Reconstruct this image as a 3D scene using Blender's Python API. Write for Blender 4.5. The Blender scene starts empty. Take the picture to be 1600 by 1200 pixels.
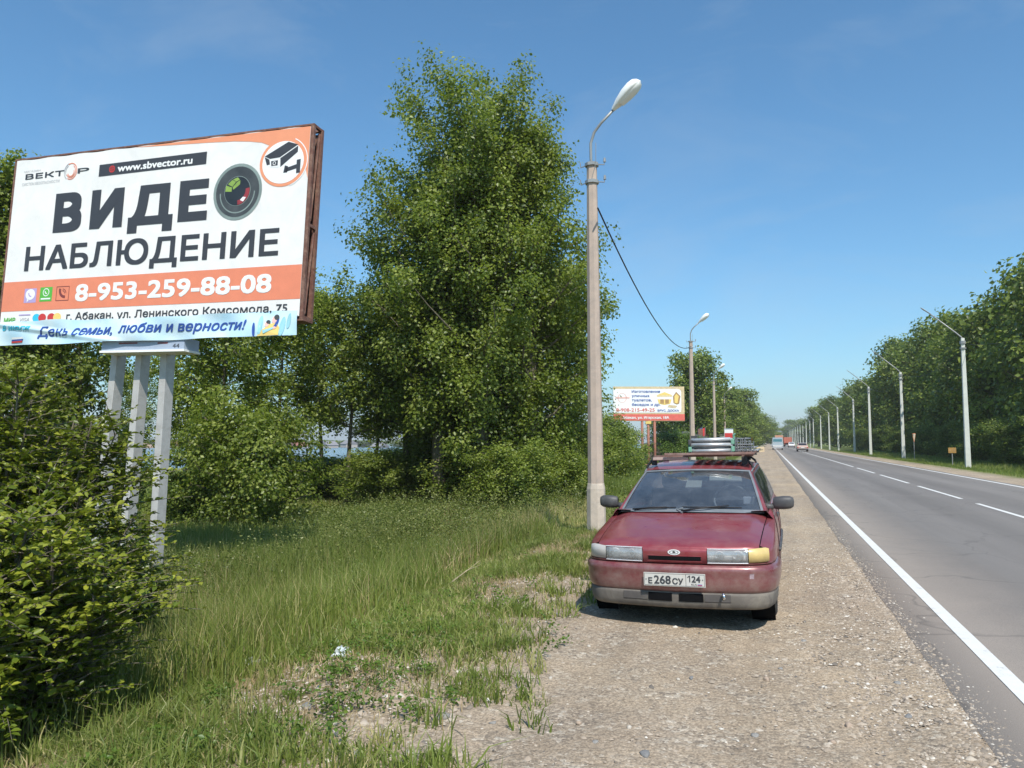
import bpy, math, random
import numpy as np
from mathutils import Vector, Matrix
random.seed(7)
rng = np.random.default_rng(7)
R = math.radians
SC = bpy.context.scene
COL = SC.collection

# ---------------------------------------------------------------- camera
FPX = 1200.0
CAM_H = 1.62
PITCH = math.atan(90 / FPX)
YAW = math.atan(400 / FPX * math.cos(PITCH))
cam_d = bpy.data.cameras.new('camera')
cam_d.sensor_width = 36.0
cam_d.lens = 36.0 * FPX / 1600.0
cam_d.clip_start = 0.05
cam_d.clip_end = 6000
cam = bpy.data.objects.new('camera', cam_d)
COL.objects.link(cam)
cam.location = (0, 0, CAM_H)
cam.rotation_euler = (math.pi / 2 + PITCH, 0, YAW)
SC.camera = cam

# ---------------------------------------------------------------- light
SUN_DIR = Vector((-0.40, 0.66, -1.0)).normalized()      # the way the light travels
to_sun = -SUN_DIR
SUN_EL = math.asin(to_sun.z)
world = bpy.data.worlds.new('World')
SC.world = world
world.use_nodes = True
wn = world.node_tree
bg = wn.nodes['Background']
sky = wn.nodes.new('ShaderNodeTexSky')
sky.sky_type = 'NISHITA'
sky.sun_disc = False
sky.sun_elevation = SUN_EL
sky.sun_rotation = math.atan2(to_sun.x, to_sun.y)
sky.altitude = 0
sky.air_density = 1.0
sky.dust_density = 1.0
sky.ozone_density = 6.0
tint = wn.nodes.new('ShaderNodeMixRGB'); tint.blend_type = 'MULTIPLY'; tint.inputs[0].default_value = 1.0
tint.inputs[2].default_value = (0.76, 0.985, 0.965, 1)
hs = wn.nodes.new('ShaderNodeHueSaturation'); hs.inputs['Saturation'].default_value = 1.06
wn.links.new(sky.outputs[0], tint.inputs[1]); wn.links.new(tint.outputs[0], hs.inputs['Color'])
# faint cirrus spread over the whole sky
tc = wn.nodes.new('ShaderNodeTexCoord'); mpn = wn.nodes.new('ShaderNodeMapping'); mpn.inputs['Scale'].default_value = (1.6, 3.2, 5.0); mpn.inputs['Rotation'].default_value = (0.2, 0.3, 0.9)
cn = wn.nodes.new('ShaderNodeTexNoise'); cn.inputs['Scale'].default_value = 1.7; cn.inputs['Detail'].default_value = 7; cn.inputs['Roughness'].default_value = 0.6; cn.inputs['Distortion'].default_value = 0.8
rp = wn.nodes.new('ShaderNodeValToRGB'); rp.color_ramp.elements[0].position = 0.52; rp.color_ramp.elements[1].position = 0.80; rp.color_ramp.elements[1].color = (0.22, 0.22, 0.22, 1)
cm = wn.nodes.new('ShaderNodeMixRGB'); cm.inputs[2].default_value = (3.0, 3.5, 4.0, 1)
for a_, b_ in ((tc.outputs['Generated'], mpn.inputs[0]), (mpn.outputs[0], cn.inputs['Vector']), (cn.outputs['Fac'], rp.inputs[0]), (rp.outputs[0], cm.inputs[0]), (hs.outputs[0], cm.inputs[1]), (cm.outputs[0], bg.inputs[0])): wn.links.new(a_, b_)
bg.inputs[1].default_value = 0.136
sun_d = bpy.data.lights.new('sun', 'SUN')
sun_d.energy = 4.1
sun_d.angle = R(0.5)
sun_d.color = (1.0, 0.955, 0.88)
sun = bpy.data.objects.new('sun', sun_d)
COL.objects.link(sun)
sun.location = (0, 0, 60)
sun.rotation_euler = SUN_DIR.to_track_quat('-Z', 'Y').to_euler()
SC.view_settings.view_transform = 'Standard'
SC.view_settings.look = 'None'
SC.view_settings.gamma = 1.0
SC.view_settings.use_curve_mapping = False
SC.view_settings.exposure = 0.40
SC.cycles.max_bounces = 8
SC.cycles.transparent_max_bounces = 16

# ---------------------------------------------------------------- camera maths used to find where things stand
C0 = np.array([0, 0, CAM_H])
FW = np.array([-math.sin(YAW) * math.cos(PITCH), math.cos(YAW) * math.cos(PITCH), math.sin(PITCH)])
RT = np.array([math.cos(YAW), math.sin(YAW), 0.0])
UP = np.cross(RT, FW)
def at(u, v, z):
    return C0 + FW * z + RT * (u - 800) / FPX * z - UP * (v - 600) / FPX * z
def on_y(u, v, Y):
    d = FW + RT * (u - 800) / FPX - UP * (v - 600) / FPX
    return C0 + d * (Y / d[1])

def sst(a, b, x):
    t = np.clip((x - a) / (b - a), 0, 1)
    return t * t * (3 - 2 * t)
def gz(X, Y):
    """height of the ground"""
    X = np.asarray(X, float); Y = np.asarray(Y, float)
    z = -0.62 * sst(2.3, 6.5, -X) * (1 + 0.25 * np.sin(Y * 0.11 + 1)) - 0.16 * sst(6.5, 14, -X) - 0.6 * sst(25, 50, -X)
    z = z - 3.0 * sst(55, 75, -X) * (1 - sst(430, 520, -X)) 
    z = z + 2.2 * sst(430, 560, -X)
    z = z + 4.0 * sst(900, 1500, np.abs(X) + np.abs(Y) * 0.2)
    z = z - 0.35 * sst(10.6, 14, X) + 0.25 * sst(16, 30, X)
    amp = 0.05 * sst(2.2, 5, -X) + 0.04 * sst(10.8, 14, X)
    z = z + amp * (np.sin(X * 1.7 + Y * 0.6) + np.sin(X * 0.7 - Y * 1.3 + 2)) * 0.7
    z = z - 0.012 * np.exp(-((X + 0.4) / 0.25) ** 2) - 0.012 * np.exp(-((X - 0.75) / 0.25) ** 2)
    z = z + 0.016 * sst(0.5, 1.04, X) * (1 - sst(1.06, 1.25, X))
    return z
def gzf(X, Y):
    return float(gz(X, Y))

# ---------------------------------------------------------------- object helpers
def link(o, parent=None):
    COL.objects.link(o)
    if parent is not None:
        o.parent = parent
    return o
def tag(o, label=None, cat=None, group=None, kind=None):
    if label: o['label'] = label
    if cat: o['category'] = cat
    if group: o['group'] = group
    if kind: o['kind'] = kind
    return o
def thing(name, loc, rz=0, label=None, cat=None, group=None, rot=None):
    o = bpy.data.objects.new(name, None)
    o.empty_display_size = 0.2
    link(o)
    o.location = [float(c) for c in loc]
    o.rotation_euler = rot if rot else (0, 0, rz)
    return tag(o, label, cat, group)
def copy_tree(o, loc=None, rz=None, label=None, parent=None):
    c = o.copy(); COL.objects.link(c)
    if parent is not None: c.parent = parent
    if loc is not None: c.location = [float(k) for k in loc]
    if rz is not None: c.rotation_euler[2] = rz
    if label: c['label'] = label
    for ch in [x for x in SRC_CHILDREN(o)]:
        copy_tree(ch, parent=c)
    return c
def SRC_CHILDREN(o):
    return list(o.children)

class MB:
    """collects verts and faces for one mesh"""
    def __init__(s): s.v = []; s.f = []; s.m = []; s.mi = 0
    def add(s, vs, fs):
        n = len(s.v); s.v += [tuple(map(float, p)) for p in vs]
        s.f += [tuple(i + n for i in f) for f in fs]; s.m += [s.mi] * len(fs); return s
    def box(s, x0, x1, y0, y1, z0, z1):
        vs = [(x0, y0, z0), (x1, y0, z0), (x1, y1, z0), (x0, y1, z0), (x0, y0, z1), (x1, y0, z1), (x1, y1, z1), (x0, y1, z1)]
        return s.add(vs, [(0, 3, 2, 1), (4, 5, 6, 7), (0, 1, 5, 4), (1, 2, 6, 5), (2, 3, 7, 6), (3, 0, 4, 7)])
    def grid(s, P):
        """P[i][j] -> point"""
        n, m = len(P), len(P[0])
        vs = [p for row in P for p in row]
        return s.add(vs, [(i * m + j, i * m + j + 1, (i + 1) * m + j + 1, (i + 1) * m + j) for i in range(n - 1) for j in range(m - 1)])
    def tube(s, pts, rads, n=8, cap=True, square=False):
        pts = [Vector([float(c) for c in p]) for p in pts]
        if not hasattr(rads, '__len__'): rads = [rads] * len(pts)
        rings = []; prev = None
        for i, p in enumerate(pts):
            a = pts[max(0, i - 1)]; b = pts[min(len(pts) - 1, i + 1)]
            t = (b - a); t = t.normalized() if t.length > 1e-9 else Vector((0, 0, 1))
            if prev is None:
                ref = Vector((1, 0, 0)) if abs(t.x) < 0.9 else Vector((0, 1, 0))
                x = (ref - t * ref.dot(t)).normalized()
            else:
                x = (prev - t * prev.dot(t)).normalized()
            prev = x; y = t.cross(x)
            off = math.pi / n if square else 0
            rings.append([p + (x * math.cos(2 * math.pi * k / n + off) + y * math.sin(2 * math.pi * k / n + off)) * rads[i] for k in range(n)])
        vs = [q for r in rings for q in r]
        fs = [(i * n + k, i * n + (k + 1) % n, (i + 1) * n + (k + 1) % n, (i + 1) * n + k) for i in range(len(rings) - 1) for k in range(n)]
        if cap:
            fs += [tuple(range(n))[::-1], tuple((len(rings) - 1) * n + k for k in range(n))]
        return s.add(vs, fs)
    def lathe(s, prof, n=24, axis='z', c=(0, 0, 0)):
        """prof: (radius, height)"""
        vs = []
        for r, h in prof:
            for k in range(n):
                a = 2 * math.pi * k / n
                p = (r * math.cos(a), r * math.sin(a), h)
                if axis == 'x': p = (h, p[0], p[1])
                if axis == 'y': p = (p[0], h, p[1])
                vs.append((p[0] + c[0], p[1] + c[1], p[2] + c[2]))
        m = len(prof)
        return s.add(vs, [(i * n + k, i * n + (k + 1) % n, (i + 1) * n + (k + 1) % n, (i + 1) * n + k) for i in range(m - 1) for k in range(n)])
    def prism(s, poly, y0, y1):
        """poly in (x,z), extruded along y"""
        n = len(poly)
        vs = [(x, y0, z) for x, z in poly] + [(x, y1, z) for x, z in poly]
        fs = [tuple(range(n)), tuple(range(2 * n - 1, n - 1, -1))] + [(i, i + n, (i + 1) % n + n, (i + 1) % n) for i in range(n)]
        return s.add(vs, fs)
    def build(s, name, mats, parent=None, smooth=False, bevel=0, loc=None, solid=0):
        me = bpy.data.meshes.new(name)
        me.from_pydata(s.v, [], s.f)
        if not isinstance(mats, (list, tuple)): mats = [mats]
        for m in mats: me.materials.append(m)
        if len(mats) > 1: me.polygons.foreach_set('material_index', s.m)
        if smooth: me.polygons.foreach_set('use_smooth', [True] * len(s.f))
        me.update()
        o = bpy.data.objects.new(name, me)
        link(o, parent)
        if loc is not None: o.location = loc
        if solid:
            md = o.modifiers.new('solid', 'SOLIDIFY'); md.thickness = solid; md.offset = -1
        if bevel:
            md = o.modifiers.new('bevel', 'BEVEL'); md.width = bevel; md.segments = 2; md.limit_method = 'ANGLE'
        return o

def np_mesh(name, V, quads=None, tris=None, tone=None, mat=None, parent=None, smooth=False):
    """fast mesh from arrays; tone: value per face (quads first)"""
    me = bpy.data.meshes.new(name)
    nq = 0 if quads is None else len(quads); nt = 0 if tris is None else len(tris)
    li = []
    if nq: li.append(np.asarray(quads, np.int32).ravel())
    if nt: li.append(np.asarray(tris, np.int32).ravel())
    li = np.concatenate(li)
    me.vertices.add(len(V)); me.vertices.foreach_set('co', np.asarray(V, np.float32).ravel())
    me.loops.add(len(li)); me.loops.foreach_set('vertex_index', li)
    tot = np.concatenate([np.full(nq, 4, np.int32), np.full(nt, 3, np.int32)])
    st = np.concatenate([[0], np.cumsum(tot)[:-1]]).astype(np.int32)
    me.polygons.add(nq + nt); me.polygons.foreach_set('loop_start', st); me.polygons.foreach_set('loop_total', tot)
    if smooth: me.polygons.foreach_set('use_smooth', np.ones(nq + nt, bool))
    me.update(calc_edges=True)
    if tone is not None:
        at_ = me.attributes.new('tone', 'FLOAT', 'FACE')
        at_.data.foreach_set('value', np.asarray(tone, np.float32))
    if mat: me.materials.append(mat)
    o = bpy.data.objects.new(name, me)
    return link(o, parent)

# ---------------------------------------------------------------- materials
def new_mat(name):
    m = bpy.data.materials.new(name); m.use_nodes = True
    nt = m.node_tree; nt.nodes.clear()
    out = nt.nodes.new('ShaderNodeOutputMaterial')
    return m, nt, out
class NT:
    def __init__(s, nt): s.nt = nt
    def n(s, t, **kw):
        nd = s.nt.nodes.new('ShaderNode' + t)
        for k, v in kw.items(): setattr(nd, k, v)
        return nd
    def l(s, a, b): s.nt.links.new(a, b)
    def noise(s, scale, detail=4, rough=0.55, vec=None, dist=0):
        nd = s.n('TexNoise'); nd.inputs['Scale'].default_value = scale; nd.inputs['Detail'].default_value = detail
        nd.inputs['Roughness'].default_value = rough; nd.inputs['Distortion'].default_value = dist
        if vec is not None: s.l(vec, nd.inputs['Vector'])
        return nd.outputs['Fac']
    def ramp(s, fac, stops, interp='LINEAR'):
        nd = s.n('ValToRGB'); cr = nd.color_ramp; cr.interpolation = interp
        while len(cr.elements) < len(stops): cr.elements.new(0.5)
        for e, (p, c) in zip(cr.elements, stops):
            e.position = p; e.color = (c[0], c[1], c[2], 1) if hasattr(c, '__len__') else (c, c, c, 1)
        s.l(fac, nd.inputs[0]); return nd.outputs[0]
    def mix(s, fac, a, b, mode='MIX'):
        nd = s.n('MixRGB', blend_type=mode)
        for i, x in ((0, fac), (1, a), (2, b)):
            if isinstance(x, (int, float)): nd.inputs[i].default_value = x if i == 0 else (x, x, x, 1)
            elif isinstance(x, tuple): nd.inputs[i].default_value = (*x, 1)
            else: s.l(x, nd.inputs[i])
        return nd.outputs[0]
    def math(s, op, a, b=0.0, clamp=False):
        nd = s.n('Math', operation=op, use_clamp=clamp)
        for i, x in enumerate((a, b)):
            if isinstance(x, (int, float)): nd.inputs[i].default_value = x
            else: s.l(x, nd.inputs[i])
        return nd.outputs[0]
    def pos(s):
        return s.n('NewGeometry').outputs['Position']
    def objco(s):
        return s.n('TexCoord').outputs['Object']
    def bsdf(s, color, rough=0.6, metal=0.0, spec=0.5, coat=0.0, bump=None, bstr=0.3, bdist=0.01):
        b = s.n('BsdfPrincipled')
        for k, x in (('Base Color', color), ('Roughness', rough), ('Metallic', metal), ('Specular IOR Level', spec), ('Coat Weight', coat)):
            if isinstance(x, tuple): b.inputs[k].default_value = (*x, 1)
            elif isinstance(x, (int, float)): b.inputs[k].default_value = x
            else: s.l(x, b.inputs[k])
        b.inputs['Coat Roughness'].default_value = 0.06
        if bump is not None:
            bp = s.n('Bump'); bp.inputs['Strength'].default_value = bstr; bp.inputs['Distance'].default_value = bdist
            s.l(bump, bp.inputs['Height']); s.l(bp.outputs[0], b.inputs['Normal'])
        return b

def simple(name, col, rough=0.6, metal=0.0, spec=0.5, coat=0.0, var=0.12, vscale=6, bump=0.0, bscale=60, dirt=None):
    m, nt, out = new_mat(name); t = NT(nt)
    co = t.objco()
    lo = tuple(c * (1 - var) for c in col); hi = tuple(min(1, c * (1 + var)) for c in col)
    c = t.ramp(t.noise(vscale, 5, 0.6, co), [(0.3, lo), (0.7, hi)])
    if dirt:
        c = t.mix(t.ramp(t.noise(dirt[1], 6, 0.7, co, 0.5), [(0.45, 0.0), (0.75, 1.0)]), c, dirt[0])
    b = t.bsdf(c, rough, metal, spec, coat, t.noise(bscale, 4, 0.6, co) if bump else None, bump, 0.005)
    t.l(b.outputs[0], out.inputs[0])
    return m

def leaf_mat(name, dark, mid, light, trans=0.3, rough=0.42, tcol=(0.20, 0.30, 0.03), spec=0.45):
    m, nt, out = new_mat(name); t = NT(nt)
    a = t.n('Attribute', attribute_name='tone')
    c = t.ramp(a.outputs['Fac'], [(0.0, dark), (0.5, mid), (1.0, light)])
    g = t.ramp(t.noise(0.35, 2, 0.5, t.pos()), [(0.35, 0.85), (0.65, 1.15)])
    c = t.mix(1.0, c, g, 'MULTIPLY')
    b = t.bsdf(c, rough, spec=spec)
    tr = t.n('BsdfTranslucent')
    tc = t.mix(0.5, c, tcol)
    t.l(tc, tr.inputs[0])
    mx = t.n('MixShader'); mx.inputs[0].default_value = trans
    t.l(b.outputs[0], mx.inputs[1]); t.l(tr.outputs[0], mx.inputs[2])
    t.l(mx.outputs[0], out.inputs[0])
    return m

M = {}
M['leaf'] = leaf_mat('poplar_leaf', (0.052, 0.080, 0.010), (0.155, 0.205, 0.026), (0.33, 0.37, 0.085), trans=0.44, tcol=(0.42, 0.54, 0.04))
M['leaf_dark'] = leaf_mat('far_leaf', (0.046, 0.080, 0.015), (0.145, 0.200, 0.032), (0.31, 0.36, 0.075), trans=0.42, tcol=(0.32, 0.42, 0.04))
M['leaf_bush'] = leaf_mat('bush_leaf', (0.045, 0.075, 0.010), (0.13, 0.175, 0.018), (0.34, 0.36, 0.04), rough=0.35, tcol=(0.26, 0.36, 0.02))
M['leaf_light'] = leaf_mat('light_leaf', (0.05, 0.10, 0.012), (0.10, 0.17, 0.02), (0.19, 0.27, 0.04), tcol=(0.24, 0.38, 0.04))
M['weed'] = leaf_mat('weed_leaf', (0.06, 0.09, 0.018), (0.145, 0.175, 0.035), (0.32, 0.31, 0.11), tcol=(0.16, 0.25, 0.03))
M['grass'] = leaf_mat('grass_blade', (0.10, 0.145, 0.022), (0.215, 0.265, 0.050), (0.52, 0.44, 0.20), trans=0.38, rough=0.5, tcol=(0.26, 0.36, 0.07))
M['straw'] = leaf_mat('dry_grass', (0.28, 0.20, 0.09), (0.42, 0.31, 0.16), (0.56, 0.46, 0.28), trans=0.2, rough=0.7, tcol=(0.4, 0.3, 0.15))
def bark():
    m, nt, out = new_mat('bark'); t = NT(nt); co = t.objco()
    mp = t.n('Mapping'); t.l(co, mp.inputs[0]); mp.inputs['Scale'].default_value = (1, 1, 0.2)
    n1 = t.noise(18, 6, 0.7, mp.outputs[0])
    c = t.ramp(n1, [(0.3, (0.06, 0.05, 0.035)), (0.6, (0.20, 0.17, 0.12)), (0.8, (0.30, 0.27, 0.20))])
    t.l(t.bsdf(c, 0.9, bump=n1, bstr=0.8, bdist=0.03).outputs[0], out.inputs[0]); return m
M['bark'] = bark()
M['bark_pale'] = simple('pale_bark', (0.42, 0.33, 0.22), 0.85, var=0.3, bump=0.4)

def ground_mat():
    m, nt, out = new_mat('ground'); t = NT(nt)
    p = t.pos(); sep = t.n('SeparateXYZ'); t.l(p, sep.inputs[0]); X = sep.outputs[0]
    wob = t.math('MULTIPLY', t.math('SUBTRACT', t.noise(0.9, 5, 0.65, p), 0.5), 2.6)
    Xw = t.math('ADD', X, wob)
    # gravel of the shoulders
    big = t.noise(0.5, 4, 0.6, p)
    vor = t.n('TexVoronoi'); vor.inputs['Scale'].default_value = 34; t.l(p, vor.inputs['Vector'])
    vor2 = t.n('TexVoronoi'); vor2.inputs['Scale'].default_value = 95; t.l(p, vor2.inputs['Vector'])
    peb = t.n('SeparateColor'); t.l(vor.outputs['Color'], peb.inputs[0])
    dust = t.ramp(big, [(0.3, (0.31, 0.235, 0.165)), (0.7, (0.43, 0.34, 0.245))])
    stone = t.ramp(peb.outputs[0], [(0.0, (0.17, 0.145, 0.12)), (0.4, (0.33, 0.265, 0.20)), (0.8, (0.42, 0.35, 0.27)), (1.0, (0.60, 0.54, 0.45))])
    fine = t.ramp(vor2.outputs['Color'], [(0.2, 0.72), (0.8, 1.25)])
    gr = t.mix(t.ramp(t.noise(3.0, 5, 0.7, p), [(0.42, 0.1), (0.62, 0.75)]), dust, stone)
    gr = t.mix(1.0, gr, fine, 'MULTIPLY')
    tint = t.ramp(t.noise(0.25, 3, 0.5, p), [(0.3, (0.92, 0.94, 0.98)), (0.7, (1.06, 1.02, 0.95))])
    gr = t.mix(1.0, gr, tint, 'MULTIPLY')
    mpt = t.n('Mapping'); t.l(p, mpt.inputs[0]); mpt.inputs['Scale'].default_value = (2.2, 0.18, 1)
    gr = t.mix(1.0, gr, t.ramp(t.noise(1.0, 4, 0.6, mpt.outputs[0]), [(0.32, 0.86), (0.68, 1.10)]), 'MULTIPLY')
    # soil under the grass
    so = t.ramp(t.noise(2.2, 6, 0.7, p), [(0.3, (0.13, 0.115, 0.05)), (0.5, (0.23, 0.18, 0.095)), (0.7, (0.36, 0.27, 0.17))])
    far = t.ramp(t.noise(0.12, 6, 0.7, p), [(0.3, (0.09, 0.12, 0.022)), (0.55, (0.15, 0.18, 0.04)), (0.75, (0.26, 0.24, 0.09))])
    dist = t.n('VectorMath', operation='LENGTH'); t.l(p, dist.inputs[0])
    so = t.mix(t.ramp(t.math('DIVIDE', dist.outputs['Value'], 40), [(0.3, 0.0), (0.75, 1.0)]), so, far)
    left = t.ramp(t.math('ADD', t.math('MULTIPLY', Xw, 0.1), 0.5), [(0.20, 0.0), (0.29, 1.0)])   # X from -3.4 to -2.5
    right = t.ramp(t.math('ADD', t.math('MULTIPLY', Xw, 0.05), 0.0), [(0.50, 1.0), (0.56, 0.0)])
    mask = t.math('MULTIPLY', left, right)
    c = t.mix(mask, so, gr)
    h = t.math('ADD', t.math('MULTIPLY', vor.outputs['Distance'], -0.7), t.noise(50, 5, 0.7, p))
    b = t.bsdf(c, 0.95, spec=0.2, bump=h, bstr=0.6, bdist=0.02)
    t.l(b.outputs[0], out.inputs[0]); return m
M['ground'] = ground_mat()

def asphalt_mat():
    m, nt, out = new_mat('asphalt'); t = NT(nt)
    p = t.pos(); sep = t.n('SeparateXYZ'); t.l(p, sep.inputs[0]); X = sep.outputs[0]
    mp = t.n('Mapping'); t.l(p, mp.inputs[0]); mp.inputs['Scale'].default_value = (1.2, 0.05, 1)
    streak = t.noise(1.0, 5, 0.6, mp.outputs[0])
    c = t.ramp(streak, [(0.3, (0.150, 0.134, 0.122)), (0.7, (0.200, 0.181, 0.165))])
    # polished wheel tracks: darker bands
    w = t.n('Math', operation='SINE'); t.l(t.math('MULTIPLY', t.math('SUBTRACT', X, 0.95), 3.59), w.inputs[0])
    c = t.mix(1.0, c, t.ramp(t.math('ADD', t.math('MULTIPLY', w.outputs[0], 0.5), 0.5), [(0.0, 0.94), (1.0, 1.08)]), 'MULTIPLY')
    # dusty margin at the left edge
    e = t.math('MULTIPLY', t.math('ADD', X, t.math('MULTIPLY', t.noise(1.5, 5, 0.7, p), 0.7)), 0.25)
    c = t.mix(t.ramp(e, [(0.46, 0.9), (0.76, 0.0)]), c, (0.300, 0.252, 0.210))
    # tar patches and faint cracks
    cr = t.n('TexVoronoi', feature='DISTANCE_TO_EDGE'); cr.inputs['Scale'].default_value = 0.35; mp2 = t.n('Mapping'); mp2.inputs['Scale'].default_value = (1.6, 1, 1)
    wp = t.n('VectorMath', operation='ADD'); nz = t.n('TexNoise'); nz.inputs['Scale'].default_value = 1.2; t.l(p, nz.inputs['Vector']); t.l(p, wp.inputs[0]); t.l(nz.outputs['Color'], wp.inputs[1]); t.l(wp.outputs[0], mp2.inputs[0]); t.l(mp2.outputs[0], cr.inputs['Vector'])
    c = t.mix(t.ramp(cr.outputs['Distance'], [(0.0, 0.38), (0.010, 0.0)]), c, (0.07, 0.065, 0.06))
    c = t.mix(t.ramp(t.noise(0.22, 4, 0.6, p), [(0.55, 0.0), (0.72, 0.22)]), c, (0.27, 0.24, 0.21))
    sp = t.noise(160, 3, 0.8, p)
    c = t.mix(1.0, c, t.ramp(sp, [(0.3, 0.7), (0.7, 1.3)]), 'MULTIPLY')
    b = t.bsdf(c, 0.82, spec=0.3, bump=t.noise(120, 3, 0.7, p), bstr=0.15, bdist=0.003)
    t.l(b.outputs[0], out.inputs[0]); return m
M['asphalt'] = asphalt_mat()
def paintline_mat():
    m, nt, out = new_mat('road_paint'); t = NT(nt); p = t.pos()
    c = t.ramp(t.noise(9, 8, 0.8, p), [(0.30, (0.36, 0.34, 0.31)), (0.42, (0.64, 0.625, 0.59)), (0.8, (0.74, 0.72, 0.68))])
    t.l(t.bsdf(c, 0.7, bump=t.noise(90, 3, 0.7, p), bstr=0.3, bdist=0.004).outputs[0], out.inputs[0]); return m
M['road_paint'] = paintline_mat()
def water_mat():
    m, nt, out = new_mat('water'); t = NT(nt); p = t.pos()
    b = t.bsdf((0.02, 0.055, 0.11), 0.12, spec=0.5, bump=t.noise(1.6, 5, 0.6, p), bstr=0.8, bdist=0.15)
    t.l(b.outputs[0], out.inputs[0]); return m
M['water'] = water_mat()
M['rust'] = simple('rusty_paint', (0.15, 0.065, 0.045), 0.7, var=0.3, vscale=12, dirt=((0.28, 0.17, 0.12), 9), bump=0.2)
M['rust_pole'] = simple('rust_red_pole', (0.30, 0.12, 0.08), 0.7, var=0.2)
M['vinyl'] = simple('white_vinyl', (0.80, 0.78, 0.75), 0.45, var=0.02, vscale=3, bump=0.0, dirt=((0.70, 0.685, 0.66), 2.2))
M['p_orange'] = simple('print_orange', (0.74, 0.235, 0.13), 0.45, var=0.05)
M['p_orange2'] = simple('print_pale_orange', (0.78, 0.30, 0.16), 0.45, var=0.03)
M['p_black'] = simple('print_charcoal', (0.045, 0.046, 0.052), 0.45, var=0.05)
M['p_white'] = simple('print_white', (0.80, 0.80, 0.79), 0.45, var=0.02)
M['p_grey'] = simple('print_grey', (0.42, 0.43, 0.45), 0.45, var=0.05)
M['p_red'] = simple('print_red', (0.55, 0.045, 0.04), 0.45, var=0.05)
M['p_blue'] = simple('print_blue', (0.035, 0.085, 0.34), 0.45, var=0.05)
M['p_cyan'] = simple('print_cyan', (0.04, 0.48, 0.68), 0.45, var=0.05)
M['p_green'] = simple('print_green', (0.10, 0.42, 0.05), 0.45, var=0.05)
M['p_lime'] = simple('print_lime', (0.24, 0.36, 0.07), 0.45, var=0.2, vscale=12)
M['p_violet'] = simple('print_violet', (0.42, 0.33, 0.58), 0.45, var=0.05)
M['p_skin'] = simple('print_pink', (0.78, 0.48, 0.42), 0.45, var=0.05)
M['p_yellow'] = simple('print_yellow', (0.80, 0.58, 0.18), 0.45, var=0.05)
M['p_teal'] = simple('print_teal', (0.32, 0.60, 0.66), 0.45, var=0.05)
M['p_ring'] = simple('print_lens_rim', (0.22, 0.27, 0.25), 0.4, var=0.2, vscale=3)
M['p_lens'] = simple('print_lens_body', (0.06, 0.065, 0.065), 0.4, var=0.3, vscale=4)
M['p_lens2'] = simple('print_lens_inner', (0.022, 0.026, 0.03), 0.4, var=0.2)
M['p_lensred'] = simple('print_lens_red', (0.26, 0.035, 0.04), 0.4, var=0.3)
M['p_tan'] = simple('print_wood', (0.60, 0.47, 0.28), 0.5, var=0.15, vscale=5)
M['p_brown'] = simple('print_brown', (0.40, 0.24, 0.10), 0.5, var=0.15)
def cloth_mat():
    m, nt, out = new_mat('banner_cloth'); t = NT(nt); co = t.objco()
    c = t.ramp(t.noise(1.3, 3, 0.5, co), [(0.35, (0.44, 0.68, 0.82)), (0.65, (0.68, 0.82, 0.88))])
    t.l(t.bsdf(c, 0.5).outputs[0], out.inputs[0]); return m
M['cloth'] = cloth_mat()
M['galv'] = simple('galvanised_steel', (0.50, 0.48, 0.455), 0.5, metal=0.15, var=0.08, vscale=3, dirt=((0.38, 0.36, 0.33), 7), bump=0.05)
M['boxblue'] = simple('blue_grey_paint', (0.36, 0.42, 0.52), 0.5, var=0.06)
M['concrete_pink'] = simple('painted_concrete', (0.44, 0.345, 0.28), 0.85, var=0.08, vscale=4, dirt=((0.34, 0.28, 0.24), 5), bump=0.25)
M['concrete_base'] = simple('pole_base_concrete', (0.50, 0.42, 0.34), 0.9, var=0.12, vscale=6, dirt=((0.34, 0.30, 0.26), 4), bump=0.35)
M['concrete_white'] = simple('pale_concrete', (0.58, 0.58, 0.52), 0.85, var=0.08, vscale=3, bump=0.2)
M['steel_grey'] = simple('grey_steel', (0.32, 0.32, 0.31), 0.5, metal=0.4, var=0.1)
M['lamp_white'] = simple('lamp_shell_white', (0.86, 0.85, 0.81), 0.35, var=0.02)
M['lamp_glass'] = simple('lamp_lens', (0.80, 0.80, 0.77), 0.2, var=0.05)
M['cable'] = simple('black_cable', (0.02, 0.02, 0.022), 0.6)
M['rubber'] = simple('tyre_rubber', (0.028, 0.027, 0.026), 0.85, var=0.2, dirt=((0.13, 0.11, 0.09), 8), bump=0.3)
M['plastic'] = simple('dark_grey_plastic', (0.055, 0.053, 0.055), 0.55, var=0.1, vscale=10, dirt=((0.10, 0.095, 0.09), 8))
M['black'] = simple('black_void', (0.006, 0.006, 0.007), 0.9, spec=0.1)
M['valance'] = simple('dusty_grey_plastic', (0.125, 0.108, 0.092), 0.75, var=0.2, vscale=8, dirt=((0.24, 0.21, 0.17), 5), bump=0.15)
M['valance_dark'] = simple('dusty_dark_plastic', (0.085, 0.075, 0.07), 0.8, var=0.2, vscale=8, dirt=((0.13, 0.12, 0.10), 6))
M['seal'] = simple('grey_rubber_seal', (0.15, 0.165, 0.18), 0.6, var=0.2)
M['silver'] = simple('lamp_reflector', (0.80, 0.81, 0.82), 0.38, metal=0.25, var=0.08, vscale=20, bump=0.3, bscale=90)
M['chrome'] = simple('chrome', (0.75, 0.75, 0.76), 0.15, metal=1.0, var=0.05)
M['alu'] = simple('aluminium_tube', (0.58, 0.58, 0.58), 0.42, metal=0.6, var=0.15, vscale=15)
M['alu_dark'] = simple('dull_aluminium', (0.27, 0.275, 0.28), 0.5, metal=0.5, var=0.25, vscale=18)
M['plank'] = simple('weathered_brown_plank', (0.19, 0.105, 0.085), 0.75, var=0.25, vscale=10, dirt=((0.30, 0.21, 0.18), 6), bump=0.3)
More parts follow.
